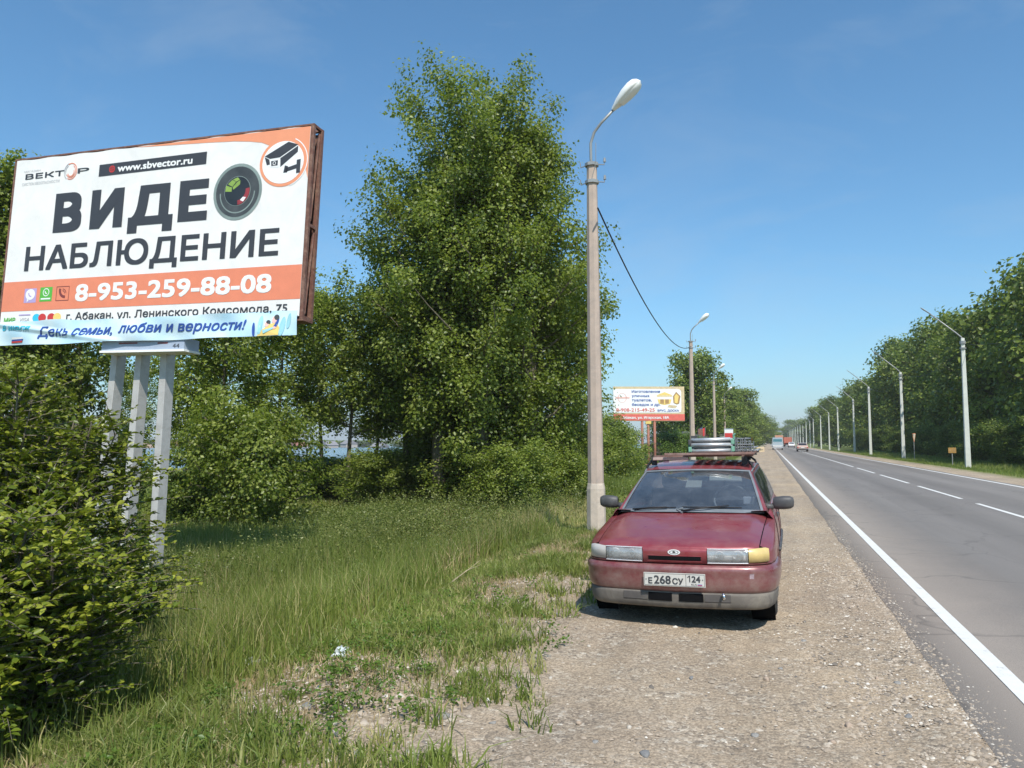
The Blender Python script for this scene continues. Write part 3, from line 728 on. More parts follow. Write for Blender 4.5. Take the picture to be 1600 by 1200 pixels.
# --- the leafy bush in the near left corner
def spray_bush(name, loc, label, seed, stems, H, spread, n_tw, leaf, lmat, leaves_per=20, zmin=0.2, wide=1.0, cat='bush'):
    r = np.random.default_rng(seed)
    root = thing(name, loc, 0, label, cat)
    B = MB(); PP = []; DD = []; NN = []; LL = []; TT = []
    for s in range(stems):
        az = 2.4 * s + r.uniform(-0.3, 0.3); rad = spread * math.sqrt((s + 0.5) / stems) * r.uniform(0.75, 1.1)
        dz = H * (1 - 0.42 * (rad / spread) ** 2) * r.uniform(0.82, 1.05)
        tt = np.linspace(0, 1, 6)
        path = np.stack([math.cos(az) * rad * tt ** 0.8 * wide, math.sin(az) * rad * tt ** 0.8, dz * tt ** 0.95], -1) + r.normal(0, 0.04, (6, 3)) * tt[:, None]
        B.tube(path, list(np.linspace(0.022, 0.006, 6)), 5, cap=False)
        for k in range(n_tw):
            f = r.uniform(0.05, 1.0) ** 0.8
            pb = np.array([np.interp(f, tt, path[:, a]) for a in range(3)])
            ta = r.uniform(0, 6.28)
            outw = unit(np.array([path[-1][0], path[-1][1], 0.01]))
            d = unit(np.array([math.cos(ta), math.sin(ta), r.uniform(0.0, 0.9)]) * 0.9 + outw * 0.35)
            ln = r.uniform(0.30, 0.70)
            st = np.linspace(0, 1, 5)[:, None]
            tw = pb + d * ln * st + np.array([0, 0, -0.12]) * ln * st ** 2
            B.tube(tw, list(np.linspace(0.006, 0.002, 5)), 3, cap=False)
            m = leaves_per
            fl = r.uniform(0.05, 1.0, m)
            pos = np.stack([np.interp(fl, st[:, 0], tw[:, a]) for a in range(3)], -1)
            side = np.where(np.arange(m) % 2 == 0, 1.0, -1.0)[:, None]
            hz = unit(np.cross(d, [0, 0, 1.0]))
            ld = unit(d * r.uniform(0.3, 1.0, (m, 1)) + hz * side * r.uniform(0.5, 1.0, (m, 1)) + np.array([0, 0, 1]) * r.normal(0.05, 0.35, (m, 1)))
            nn = unit(np.array([0, 0, 1.0]) + r.normal(0, 0.45, (m, 3))); nn = unit(nn - ld * np.sum(nn * ld, -1, keepdims=True))
            base_t = 0.12 + 0.45 * f + r.normal(0, 0.13)
            PP.append(pos); DD.append(ld); NN.append(nn); LL.append(leaf * r.uniform(0.55, 1.25, m) * (1.15 - 0.4 * fl)); TT.append(np.clip(base_t + 0.25 * fl + r.normal(0, 0.16, m), 0, 1))
    P = np.concatenate(PP); D = np.concatenate(DD); N_ = np.concatenate(NN); L = np.concatenate(LL); T = np.concatenate(TT)
    ok = P[:, 2] > zmin; P, D, N_, L, T = P[ok], D[ok], N_[ok], L[ok], T[ok]
    S = unit(np.cross(D, N_)); Lc = L[:, None]; W = Lc * 0.27
    fold = N_ * W * 0.35; droop = np.array([0, 0, -0.12]) * Lc
    V = np.stack([P, P + D * Lc * 0.28 + S * W * 0.85 + fold, P + D * Lc * 0.62 + S * W * 0.9 + fold + droop * 0.4, P + D * Lc + droop, P + D * Lc * 0.62 - S * W * 0.9 + fold + droop * 0.4, P + D * Lc * 0.28 - S * W * 0.85 + fold], 1).reshape(-1, 3)
    i = np.arange(len(P)) * 6
    q = np.stack([np.stack([i, i + 1, i + 2, i + 3], -1), np.stack([i, i + 3, i + 4, i + 5], -1)], 1).reshape(-1, 4)
    lo = np_mesh('foliage', V, q, None, np.repeat(T, 2), M[lmat], root)
    B.build('stems', M['bark'], root, smooth=True)
    return root
p = at(2, 690, 6.6)
spray_bush('leafy_bush', (p[0], p[1], gzf(p[0], p[1])), 'large leafy bush with yellow-green leaves in front of the billboard posts', 51, 42, 3.15, 1.15, 48, 0.064, 'leaf_bush', 27)
p = at(25, 690, 5.2)
spray_bush('leafy_bush', (p[0], p[1], gzf(p[0], p[1])), 'lowest leafy bush spilling over the grass in the near left corner', 53, 22, 1.75, 0.78, 36, 0.066, 'leaf_bush', 26, 0.25)
p = at(150, 690, 8.0)
spray_bush('leafy_bush', (p[0], p[1], gzf(p[0], p[1])), 'lower leafy bush hiding the foot of the billboard posts', 52, 18, 1.45, 0.70, 34, 0.07, 'leaf_bush', 24)

# --- grass
def blades(name, X, Y, Hh, Wd, tone, mat, parent=None, seed=1, lean=0.35, zoff=None):
    r = np.random.default_rng(seed)
    n = len(X); Z = gz(X, Y) - 0.01
    B = np.stack([X, Y, Z], -1)
    a = r.uniform(0, 6.28, n); side = np.stack([np.cos(a), np.sin(a), 0 * a], -1)
    b = r.uniform(0, 6.28, n); ld = np.stack([np.cos(b), np.sin(b), 0 * b], -1) * (np.abs(r.normal(0, lean, n)) * Hh)[:, None]
    up = np.array([0, 0, 1.0]); H_ = Hh[:, None]; W_ = Wd[:, None]
    m = B + up * H_ * 0.55 + ld * 0.28
    t = B + up * H_ * (1 - 0.18 * np.linalg.norm(ld, axis=-1, keepdims=True) / np.maximum(H_, 1e-3)) + ld
    V = np.stack([B - side * W_, B + side * W_, m + side * W_ * 0.75, m - side * W_ * 0.75, t], 1).reshape(-1, 3)
    i = np.arange(n) * 5
    q = np.stack([i, i + 1, i + 2, i + 3], -1); tr = np.stack([i + 3, i + 2, i + 4], -1)
    return np_mesh(name, V, q, tr, np.concatenate([tone, tone]), M[mat], parent)
def vnoise(X, Y, s, seed):
    r = np.random.default_rng(seed); v = 0
    for k in range(6):
        a = r.uniform(0, 6.28); f = s * r.uniform(0.6, 1.7); v = v + np.sin((X * math.cos(a) + Y * math.sin(a)) * f + r.uniform(0, 6.28))
    return v / 3.0
def in_view(X, Y, m=3.0):
    z = X * FW[0] + Y * FW[1]; l = X * RT[0] + Y * RT[1]
    return (z > 2.8) & (l > -0.70 * z - m * 0.4) & (l < 0.70 * z + m * 0.4)
def scatter(n, x0, x1, y0, y1, seed):
    r = np.random.default_rng(seed)
    X = r.uniform(x0, x1, n); Y = y0 + (y1 - y0) * r.uniform(0, 1, n) ** 1.0
    ok = in_view(X, Y); return X[ok], Y[ok], r
# tall grass on the bank
X, Y, r = scatter(150000, -14, -3.0, 2.6, 15, 61)
edge = -3.65 + 0.5 * vnoise(X, Y, 0.9, 5)
dn = sst(0.0, 1.4, edge - X)
keep = r.uniform(0, 1, len(X)) < np.clip(dn * 0.9 + 0.05, 0, 1) * (0.72 + 0.3 * vnoise(X, Y, 1.4, 6))
X, Y, dn = X[keep], Y[keep], dn[keep]
hh = (0.10 + 0.48 * dn) * r.uniform(0.55, 1.25, len(X)) * (1 + 0.25 * vnoise(X, Y, 0.8, 7))
tone = np.clip(0.36 + 0.24 * vnoise(X, Y, 0.9, 8) + r.normal(0, 0.15, len(X)) + 0.5 * (r.uniform(0, 1, len(X)) > 0.85), 0, 1)
tag(blades('grass', X, Y, hh, np.full(len(X), 0.0046) * r.uniform(0.7, 1.5, len(X)), tone, 'grass', seed=62), 'tall green grass on the bank below the billboard', 'grass', None, 'stuff')
# tall grass further away: fewer, wider
X, Y, r = scatter(100000, -24, -3.6, 15, 31, 63)
keep = r.uniform(0, 1, len(X)) < np.clip(0.85 + 0.3 * vnoise(X, Y, 0.7, 9), 0, 1)
X, Y = X[keep], Y[keep]
hh = 0.46 * r.uniform(0.5, 1.25, len(X)) * (1 + 0.3 * vnoise(X, Y, 0.6, 7)) * sst(3.4, 5.6, -X) + 0.10
tone = np.clip(0.50 + 0.28 * vnoise(X, Y, 0.5, 10) + r.normal(0, 0.16, len(X)), 0, 1)
tag(blades('grass', X, Y, hh, 0.010 * r.uniform(0.7, 1.5, len(X)), tone, 'grass', seed=64), 'meadow grass in front of the poplars', 'grass', None, 'stuff')
X, Y, r = scatter(45000, -75, -4.2, 31, 75, 65)
hh = 0.45 * r.uniform(0.5, 1.3, len(X)); tone = np.clip(0.30 + 0.22 * vnoise(X, Y, 0.3, 10) + r.normal(0, 0.14, len(X)), 0, 1)
tag(blades('grass', X, Y, hh, 0.022 * r.uniform(0.7, 1.5, len(X)), tone, 'grass', seed=66), 'meadow grass behind the poplars towards the lake', 'grass', None, 'stuff')
# low grass patches on the stony edge
r = np.random.default_rng(67)
nt_ = 6500
TX = r.uniform(-4.4, -1.2, nt_); TY = r.uniform(2.9, 22, nt_)
line = -1.50 - 0.04 * np.clip(TY - 4, 0, 6) - 0.26 * vnoise(TX, TY, 0.8, 11) 
pr = sst(-0.15, 0.8, line - TX) * (0.06 + 0.94 * sst(-0.25, 0.3, vnoise(TX, TY, 3.3, 12) + 0.35 * sst(-2.6, -3.6, TX) * 0 + 0.35 * np.clip((-2.9 - TX), 0, 1)))
ok = (r.uniform(0, 1, nt_) < pr) & in_view(TX, TY); TX, TY = TX[ok], TY[ok]
per = 28
X = np.repeat(TX, per) + r.normal(0, 0.06, len(TX) * per); Y = np.repeat(TY, per) + r.normal(0, 0.06, len(TX) * per)
sz = np.repeat(r.uniform(0.5, 1.5, len(TX)), per)
hh = 0.125 * sz * r.uniform(0.4, 1.2, len(X)); tone = np.clip(0.42 + np.repeat(r.normal(0, 0.16, len(TX)), per) + r.normal(0, 0.14, len(X)), 0, 1)
tag(blades('grass', X, Y, hh, 0.0046 * r.uniform(0.8, 1.6, len(X)), tone, 'grass', seed=68, lean=0.7), 'low green tufts growing among stones at the shoulder edge', 'grass', None, 'stuff')
# dry straw
X, Y, r = scatter(110000, -7.5, -1.7, 2.8, 22, 69)
pd = np.exp(-((X + 3.3 + 0.4 * vnoise(X, Y, 0.8, 14)) / 0.9) ** 2) * np.clip(0.75 + 0.6 * vnoise(X, Y, 1.3, 15), 0.04, 1)
keep = r.uniform(0, 1, len(X)) < pd
X, Y = X[keep], Y[keep]
tag(blades('dry_grass', X, Y, 0.10 * r.uniform(0.3, 1.3, len(X)), 0.0028 * r.uniform(0.7, 1.5, len(X)), r.uniform(0, 1, len(X)), 'straw', seed=70, lean=1.1), 'dry straw coloured grass along the foot of the bank', 'grass', None, 'stuff')
X, Y, r = scatter(60000, -15, -4.6, 8.5, 24, 75)
keep = r.uniform(0, 1, len(X)) < np.clip(1.4 * vnoise(X, Y, 0.55, 17) + 0.05, 0, 1)
X, Y = X[keep], Y[keep]
tag(blades('dry_grass', X, Y, 0.50 * r.uniform(0.5, 1.2, len(X)), 0.0045 * r.uniform(0.7, 1.5, len(X)), r.uniform(0, 1, len(X)), 'straw', seed=76, lean=0.4), 'dry seed stalks in tan patches of the meadow', 'grass', None, 'stuff')
# right verge
X, Y, r = scatter(40000, 10.7, 17.5, 28, 150, 71)
hh = (0.10 + 0.35 * sst(10.8, 15, X)) * r.uniform(0.5, 1.3, len(X)); tone = np.clip(0.34 + 0.2 * vnoise(X, Y, 0.4, 10) + r.normal(0, 0.15, len(X)), 0, 1)
tag(blades('grass', X, Y, hh, 0.018 * r.uniform(0.7, 1.4, len(X)) * (Y / 60), tone, 'grass', seed=72), 'mown grass verge on the far side of the road', 'grass', None, 'stuff')
# left verge further on
X, Y, r = scatter(32000, -12, -3.0, 22, 120, 73)
hh = (0.06 + 0.40 * sst(3.4, 6.5, -X)) * r.uniform(0.5, 1.3, len(X)); tone = np.clip(0.36 + 0.2 * vnoise(X, Y, 0.4, 10) + r.normal(0, 0.15, len(X)), 0, 1)
tag(blades('grass', X, Y, hh, 0.012 * r.uniform(0.7, 1.4, len(X)) * (Y / 40), tone, 'grass', seed=74), 'grass beside the lamp posts beyond the car', 'grass', None, 'stuff')

# leafy weeds on the bank (sweet clover like)
def weeds(name, cx, cy, n, sx, sy, hgt, seed, mat, label, leaf=0.035):
    r = np.random.default_rng(seed)
    X = cx + r.normal(0, sx, n); Y = cy + r.normal(0, sy, n)
    per = 44
    H_ = hgt * r.uniform(0.5, 1.25, n)
    i = np.repeat(np.arange(n), per)
    f = r.uniform(0.15, 1, len(i))
    lx = r.normal(0, 0.10, n); ly = r.normal(0, 0.10, n)
    P = np.stack([X[i] + lx[i] * f + r.normal(0, 0.055, len(i)) * (1.1 - 0.5 * f), Y[i] + ly[i] * f + r.normal(0, 0.055, len(i)) * (1.1 - 0.5 * f), gz(X[i], Y[i]) + H_[i] * f], -1)
    N_ = unit(r.normal(0, 0.6, P.shape) + [0, 0, 0.9]); D_ = r.normal(0, 1, P.shape); D_ = unit(D_ - N_ * np.sum(D_ * N_, -1, keepdims=True))
    L = leaf * r.uniform(0.6, 1.3, len(i))
    V, tr = leaf_arrays(P, D_, N_, L, L * 0.33)
    tone = np.clip(0.45 + r.normal(0, 0.2, len(i)) + 0.15 * (f > 0.9) * r.uniform(0, 1, len(i)), 0, 1)
    return tag(np_mesh(name, V, None, tr, np.repeat(tone, 2), M[mat]), label, 'weeds', None, 'stuff')
weeds('weeds', -6.9, 13.4, 900, 0.95, 1.4, 1.0, 81, 'weed', 'thick patch of leafy weeds on the bank below the poplars')
weeds('weeds', -9.2, 17.5, 700, 2.2, 1.8, 0.72, 82, 'weed', 'scattered tall weeds in the meadow before the poplars', 0.045)
weeds('weeds', -7.0, 20.5, 500, 1.6, 1.6, 0.85, 83, 'weed', 'seedy weeds at the feet of the tallest poplar', 0.05)
weeds('weeds', -9.2, 9.8, 260, 0.9, 0.9, 0.55, 84, 'weed', 'weeds around the foot of the billboard posts')
weeds('weeds', -2.9, 6.3, 60, 0.5, 1.3, 0.13, 85, 'leaf_light', 'low broad weeds among the shoulder stones', 0.03)
weeds('weeds', -2.6, 4.4, 40, 0.4, 0.5, 0.13, 86, 'leaf_light', 'low broad weeds at the front of the stony edge', 0.03)

# ---- gravel and stones
def pebbles(name, X, Y, S, seed, mat, flat=0.5, parent=None, zk=0.2):
    r = np.random.default_rng(seed)
    base = np.array([(1, 0, 0), (0.35, 0.9, 0.1), (-0.75, 0.6, 0), (-0.8, -0.55, 0.05), (0.3, -0.95, 0), (0.1, 0.1, 1.0), (-0.2, -0.25, 0.85)])
    fc = np.array([(0, 1, 5), (1, 2, 5), (2, 3, 6), (2, 6, 5), (3, 4, 6), (4, 0, 5), (4, 5, 6)])
    n = len(X); a = r.uniform(0, 6.28, n); ca, sa = np.cos(a), np.sin(a)
    V = base[None] * (1 + r.normal(0, 0.16, (n, 7, 3)))
    V[..., 2] *= flat; V[..., 1] *= r.uniform(0.55, 1, n)[:, None]
    V = V * S[:, None, None]
    x = V[..., 0] * ca[:, None] - V[..., 1] * sa[:, None]; y = V[..., 0] * sa[:, None] + V[..., 1] * ca[:, None]
    W = np.stack([x + X[:, None], y + Y[:, None], V[..., 2] + (gz(X, Y) - S * zk * flat)[:, None]], -1)
    F = (fc[None] + (np.arange(n) * 7)[:, None, None]).reshape(-1, 3)
    return np_mesh(name, W.reshape(-1, 3), None, F, np.repeat(r.uniform(0, 1, n), 7), mat, parent)
def stone_mat():
    m, nt, out = new_mat('pebble'); t = NT(nt)
    a = t.n('Attribute', attribute_name='tone')
    c = t.ramp(a.outputs['Fac'], [(0.0, (0.13, 0.115, 0.10)), (0.2, (0.25, 0.205, 0.16)), (0.6, (0.39, 0.31, 0.235)), (0.9, (0.46, 0.39, 0.31)), (1.0, (0.66, 0.61, 0.53))])
    t.l(t.bsdf(c, 0.85, spec=0.3, bump=t.noise(90, 4, 0.7, t.pos()), bstr=0.4, bdist=0.004).outputs[0], out.inputs[0]); return m
M['pebble'] = stone_mat()
X, Y, r = scatter(130000, -3.8, 1.10, 2.8, 14, 91)
keep = (r.uniform(0, 1, len(X)) < (0.45 + 0.75 * np.exp(-((X - 0.75) / 0.35) ** 2) + 0.5 * np.exp(-((X + 0.7) / 0.3) ** 2)) * np.clip(0.42 + 0.5 * vnoise(X, Y, 1.1, 16), 0.05, 1) * np.clip(1.5 - Y / 10, 0.2, 1))
X, Y = X[keep], Y[keep]
S = 0.0080 * r.lognormal(0, 0.50, len(X)) + 0.003 * sst(-0.2, 1.0, X)
tag(pebbles('gravel', X, Y, np.clip(S, 0.004, 0.032), 92, M['pebble']), 'loose gravel scattered over the shoulder', 'gravel', None, 'stuff')
X, Y, r = scatter(14000, -4.4, -1.7, 3, 16, 93)
keep = r.uniform(0, 1, len(X)) < np.exp(-((X + 2.9) / 0.8) ** 2) * 0.6
X, Y = X[keep], Y[keep]
tag(pebbles('gravel', X, Y, np.clip(0.017 * r.lognormal(0, 0.45, len(X)), 0.006, 0.045), 94, M['pebble']), 'coarser pebbles among the grass at the shoulder edge', 'gravel', None, 'stuff')
r = np.random.default_rng(95)
Y = 3.2 + 14 * r.uniform(0, 1, 5200) ** 1.5; X = 1.10 + r.normal(0, 0.06, 5200) + np.abs(r.normal(0, 0.05, 5200)) * (r.uniform(0, 1, 5200) > 0.6)
S_ = np.clip(0.0062 * r.lognormal(0, 0.5, 5200), 0.003, 0.02)
o = tag(pebbles('gravel', X, Y, S_, 96, M['pebble']), 'small gravel spilled along the edge of the asphalt', 'gravel', None, 'stuff')
co = np.empty(len(o.data.vertices) * 3, np.float32); o.data.vertices.foreach_get('co', co); co = co.reshape(-1, 3); co[:, 2] = np.where(co[:, 0] > 1.06, co[:, 2] + 0.018 - gz(co[:, 0], co[:, 1]), co[:, 2]); o.data.vertices.foreach_set('co', co.ravel())
# single stones
def stone_mesh(seed, mat):
    r = np.random.default_rng(seed)
    import bmesh
    bm = bmesh.new(); bmesh.ops.create_icosphere(bm, subdivisions=2, radius=1)
    off = r.uniform(0, 6, 3)
    for v in bm.verts:
        c = v.co; k = 1 + 0.16 * math.sin(c.x * 3.3 + off[0]) + 0.15 * math.sin(c.y * 4.1 + off[1]) + 0.08 * math.sin(c.x * 7 + c.y * 5 + off[2]) + 0.1 * math.sin(c.z * 2.7 + off[2] + c.x)
        v.co = Vector((c.x * k, c.y * k * 0.75, c.z * k * 0.48))
    me = bpy.data.meshes.new('stone'); bm.to_mesh(me); bm.free()
    me.materials.append(mat); me.polygons.foreach_set('use_smooth', [True] * len(me.polygons)); return me
SM = [stone_mesh(1, simple('grey_stone', (0.25, 0.235, 0.215), 0.85, var=0.2, vscale=2, bump=0.4, bscale=8)), stone_mesh(2, simple('pale_stone', (0.46, 0.41, 0.345), 0.85, var=0.15, vscale=2, bump=0.4, bscale=8)),
      stone_mesh(3, simple('tan_stone', (0.37, 0.28, 0.21), 0.85, var=0.2, vscale=2, bump=0.4, bscale=8)), stone_mesh(4, simple('slate_stone', (0.19, 0.185, 0.18), 0.85, var=0.2, vscale=2, bump=0.4, bscale=8))]
def gpix(u, v, zg=-0.15):
    d = FW + RT * (u - 800) / FPX - UP * (v - 600) / FPX
    for _ in range(6):
        t_ = (zg - CAM_H) / d[2]; P = C0 + d * t_; zg = gzf(P[0], P[1])
    return P
stones = [(470, 1170, .055, 1), (413, 1155, .05, 0), (430, 1170, .035, 3), (606, 1105, .035, 1), (716, 1100, .06, 2), (760, 985, .05, 0), (735, 1085, .03, 1), (692, 1120, .06, 0), (720, 1070, .05, 1), (708, 960, .05, 1),
          (818, 950, .055, 1), (780, 978, .045, 3), (840, 985, .04, 2), (848, 1000, .035, 1), (800, 1003, .035, 3), (828, 965, .03, 2), (855, 918, .04, 1), (905, 905, .045, 1), (880, 990, .03, 2), (690, 995, .05, 0), (740, 945, .035, 2),
          (1008, 1180, .05, 3), (983, 1137, .035, 1), (1080, 1060, .03, 3), (1198, 1062, .045, 2), (1255, 1002, .03, 0), (1403, 1068, .045, 0), (1326, 1135, .05, 2), (1110, 998, .03, 2), (1140, 1000, .03, 1), (1220, 1045, .03, 0), (975, 1000, .02, 1), (1370, 1060, .03, 2), (1060, 1062, .025, 1),
          (545, 1110, .05, 1), (480, 1105, .055, 3), (560, 1180, .05, 0), (600, 1150, .04, 3), (640, 1180, .05, 1), (630, 1190, .04, 0), (655, 1045, .05, 0), (625, 1060, .045, 1), (590, 1075, .05, 2), (520, 1150, .05, 1), (385, 1190, .05, 2), (360, 1165, .04, 1), (895, 870, .05, 1), (870, 960, .04, 3), (920, 1010, .025, 1), (860, 1060, .03, 1), (810, 1075, .035, 3), (770, 1130, .03, 0), (1290, 1075, .03, 1), (1180, 1150, .03, 0), (1300, 1160, .035, 2), (1420, 1120, .035, 3), (905, 1130, .03, 2), (930, 1160, .03, 0)]
for u, v, s, k in stones:
    P = gpix(u, v)
    o = bpy.data.objects.new('stone', SM[k]); link(o, ground)
    o.location = (P[0], P[1], P[2] + s * 0.02); s *= random.uniform(0.6, 0.85); o.scale = (s, s, s); o.rotation_euler = (random.uniform(-.2, .2), random.uniform(-.2, .2), random.uniform(0, 6.28))

# ================================================================ LETTERING
from mathutils.geometry import delaunay_2d_cdt
def text_fill(body, shear=0.0):
    """glyph outlines of the built-in font, filled by the non-zero winding rule"""
    c = bpy.data.curves.new('t', 'FONT'); c.body = body; c.shear = shear; c.resolution_u = 3; c.fill_mode = 'NONE'
    o = bpy.data.objects.new('t', c)
    me = bpy.data.meshes.new_from_object(o)
    bpy.data.objects.remove(o); bpy.data.curves.remove(c)
    V = [v.co.to_2d() for v in me.vertices]; E = [tuple(e.vertices) for e in me.edges]
    bpy.data.meshes.remove(me)
    # directed outline loops in vertex order
    A = np.array([[V[a][0], V[a][1], V[b][0], V[b][1]] for a, b in (tuple(e) if abs(e[0] - e[1]) == 1 else (max(e), min(e)) for e in E)])
    lo = np.array([min(e) for e in E]); 
    D = []
    for a, b in E:
        if abs(a - b) == 1: D.append((min(a, b), max(a, b)))
        else: D.append((max(a, b), min(a, b)))
    A = np.array([[V[a][0], V[a][1], V[b][0], V[b][1]] for a, b in D])
    vo, eo, fo, *_ = delaunay_2d_cdt([Vector(v) for v in V], E, [], 0, 1e-6)
    F = []
    for f in fo:
        cx = sum(vo[i][0] for i in f) / 3; cy = sum(vo[i][1] for i in f) / 3
        y0, y1 = A[:, 1], A[:, 3]
        up = (y0 <= cy) & (y1 > cy); dn = (y1 <= cy) & (y0 > cy)
        with np.errstate(divide='ignore', invalid='ignore'):
            xi = A[:, 0] + (cy - y0) / np.where(y1 == y0, 1, y1 - y0) * (A[:, 2] - A[:, 0])
        w = int(np.sum(up & (xi > cx))) - int(np.sum(dn & (xi > cx)))
        if w != 0: F.append(tuple(f))
    return np.array([tuple(v) for v in vo]), F
def lettering(body, mapf, x0, x1, z0, z1, mat, parent, d=0.004, bold=0.0, shear=0.0, name='lettering'):
    """text whose capitals fill z0..z1 and whose width fills x0..x1; mapf(u,w,d) -> local point.
    bold: extra half stroke in metres, made by laying shifted copies of the outline over each other"""
    co, F = text_fill(body, shear)
    xa, xb = co[:, 0].min(), co[:, 0].max()
    bz = bold * 0.8
    sz = (z1 - z0 - 2 * bz) / 0.728; sx = (x1 - x0 - 2 * bold) / (xb - xa)
    sh = [(0, 0)] if bold == 0 else [(a, b) for a in (-1, 0, 1) for b in (-1, 0, 1)]
    mb = MB()
    for k, (a, b) in enumerate(sh):
        mb.add([mapf(x0 + bold + (p[0] - xa) * sx + a * bold, z0 + bz + p[1] * sz + b * bz, d + 0.00025 * k) for p in co], F)
    return mb.build(name, mat, parent)
def flat(mapf, polys, mat, parent, name, d=0.004):
    mb = MB()
    for pl in polys:
        mb.add([mapf(x, z, d) for x, z in pl], [tuple(range(len(pl)))])
    return mb.build(name, mat, parent)
def ell(cx, cz, rx, rz, a0=0, a1=360, n=36, rot=0):
    c, s = math.cos(R(rot)), math.sin(R(rot)); out = []
    for k in range(n + (0 if a1 - a0 == 360 else 1)):
        a = R(a0 + (a1 - a0) * k / n); x, z = rx * math.cos(a), rz * math.sin(a)
        out.append((cx + x * c - z * s, cz + x * s + z * c))
    return out
def ring(cx, cz, rx, rz, w, a0=0, a1=360, n=40):
    out = []
    for k in range(n):
        p = []
        for a, f in ((a0 + (a1 - a0) * k / n, 0), (a0 + (a1 - a0) * (k + 1) / n, 0), (a0 + (a1 - a0) * (k + 1) / n, 1), (a0 + (a1 - a0) * k / n, 1)):
            q = R(a); rr = 1 if f == 0 else 0
            p.append((cx + (rx - (0 if rr else w)) * math.cos(q), cz + (rz - (0 if rr else w)) * math.sin(q)))
        out.append(p)
    return out

# ================================================================ THE NEAR BILLBOARD
TL = np.array([-12.616, 9.9196, 6.6151])
EX = np.array([0.99971, 0.015935, -0.017966]); EZ = np.array([0.017231, 0.045118, 0.998833]); NN_ = np.array([0.016727, -0.998855, 0.044831])
bx, by = -9.75, 10.2
bb = thing('billboard', (bx, by, gzf(bx, by)), 0, 'large orange and white roadside billboard advertising video surveillance, on three grey steel posts', 'billboard')
BL0 = np.array(bb.location)
def bm_(u, w, d=0.0):
    return tuple(TL + EX * u + EZ * w + NN_ * d - BL0)
def bbox(mb, u0, u1, w0, w1, d0, d1):
    vs = [bm_(u, w, d) for w in (w0, w1) for u, d in ((u0, d1), (u1, d1), (u1, d0), (u0, d0))]
    return mb.add(vs, [(0, 3, 2, 1), (4, 5, 6, 7), (0, 1, 5, 4), (1, 2, 6, 5), (2, 3, 7, 6), (3, 0, 4, 7)])
# vinyl sheet with slight waves
mb = MB(); nu, nw = 60, 30
P = []
for i in range(nw + 1):
    row = []
    for j in range(nu + 1):
        u = 6.0 * j / nu; w = -3.0 * i / nw
        e = 0.012 * math.sin(u * 9 + 1) * (1 if i == 0 else 0)
        row.append(bm_(u, w + e * 0.6, 0.0))
    P.append(row)
mb.grid(P); panel = mb.build('poster_sheet', M['vinyl'], bb, smooth=True)
mb = MB(); bbox(mb, 0.01, 5.99, -2.99, -0.02, -0.03, -0.008); mb.build('backing_board', M['rust'], bb)
# rusty box frame
def member(name, u0, u1, w0, w1, d0, d1, mat='rust'):
    m_ = MB(); bbox(m_, u0, u1, w0, w1, d0, d1); return m_.build(name, M[mat], bb)
member('frame_post', 6.005, 6.06, -3.04, 0.02, -0.05, 0.0)
member('frame_post', -0.05, -0.005, -3.02, 0.0, -0.05, 0.0)
member('frame_post', 6.01, 6.07, -3.04, 0.0, -0.27, -0.215)
member('frame_post', -0.05, 0.0, -3.02, 0.0, -0.27, -0.215)
member('frame_rail', -0.05, 6.06, 0.012, 0.04, -0.05, 0.0)
member('frame_rail', -0.05, 6.07, 0.0, 0.035, -0.27, -0.215)
member('frame_rail', -0.05, 6.07, -3.07, -3.045, -0.27, 0.0)
member('frame_rail', 6.01, 6.06, 0.0, 0.038, -0.215, -0.05)
member('frame_rail', 6.01, 6.06, -1.60, -1.55, -0.215, -0.05)
member('frame_rail', 6.01, 6.06, -3.045, -2.99, -0.215, -0.05)
for u in (1.0, 2.0, 3.0, 4.0, 5.0): member('frame_stud', u - 0.02, u + 0.02, -3.0, -0.02, -0.21, -0.04)
m_ = MB(); m_.tube([bm_(6.03, -0.05, -0.20), bm_(6.03, -1.5, -0.08)], 0.022, 5); m_.build('frame_brace', M['rust'], bb)
m_ = MB(); m_.tube([bm_(6.03, -1.65, -0.20), bm_(6.03, -2.95, -0.08)], 0.022, 5); m_.build('frame_brace', M['rust'], bb)
member('rear_sheet', -0.02, 6.0, -3.0, -0.02, -0.285, -0.272)
# flat print
flat(bm_, [[(0, -2.215), (5.998, -2.20), (5.998, -2.735), (0, -2.74)][::-1]], M['p_orange'], bb, 'orange_band', 0.003)
cc = [(2.6, -0.004), (2.92, -0.022), (3.47, -0.047), (4.09, -0.075), (4.6, -0.105), (4.9, -0.14), (5.12, -0.18), (5.26, -0.24)]
poly = [(5.997, -0.002)] + cc + [(5.6, -0.5), (5.9, -0.62), (5.95, -0.70), (5.997, -0.86)]
flat(bm_, [[(cc[i][0], cc[i][1]), (cc[i + 1][0], cc[i + 1][1]), (cc[i + 1][0], -0.003), (cc[i][0], -0.003)] for i in range(len(cc) - 1)] +
     [[(5.26, -0.003), (5.26, -0.24), (5.55, -0.4), (5.997, -0.003)], [(5.997, -0.003), (5.55, -0.4), (5.88, -0.60), (5.96, -0.70), (5.997, -0.84)]], M['p_orange2'], bb, 'orange_corner', 0.003)
flat(bm_, [ell(5.545, -0.545, 0.43, 0.395)], M['p_orange2'], bb, 'camera_badge_ring', 0.005)
flat(bm_, [ell(5.54, -0.545, 0.375, 0.345)], M['p_white'], bb, 'camera_badge_disc', 0.007)
flat(bm_, ring(5.53, -0.545, 0.455, 0.42, 0.016, -70, 62), M['p_white'], bb, 'camera_badge_arc', 0.006)
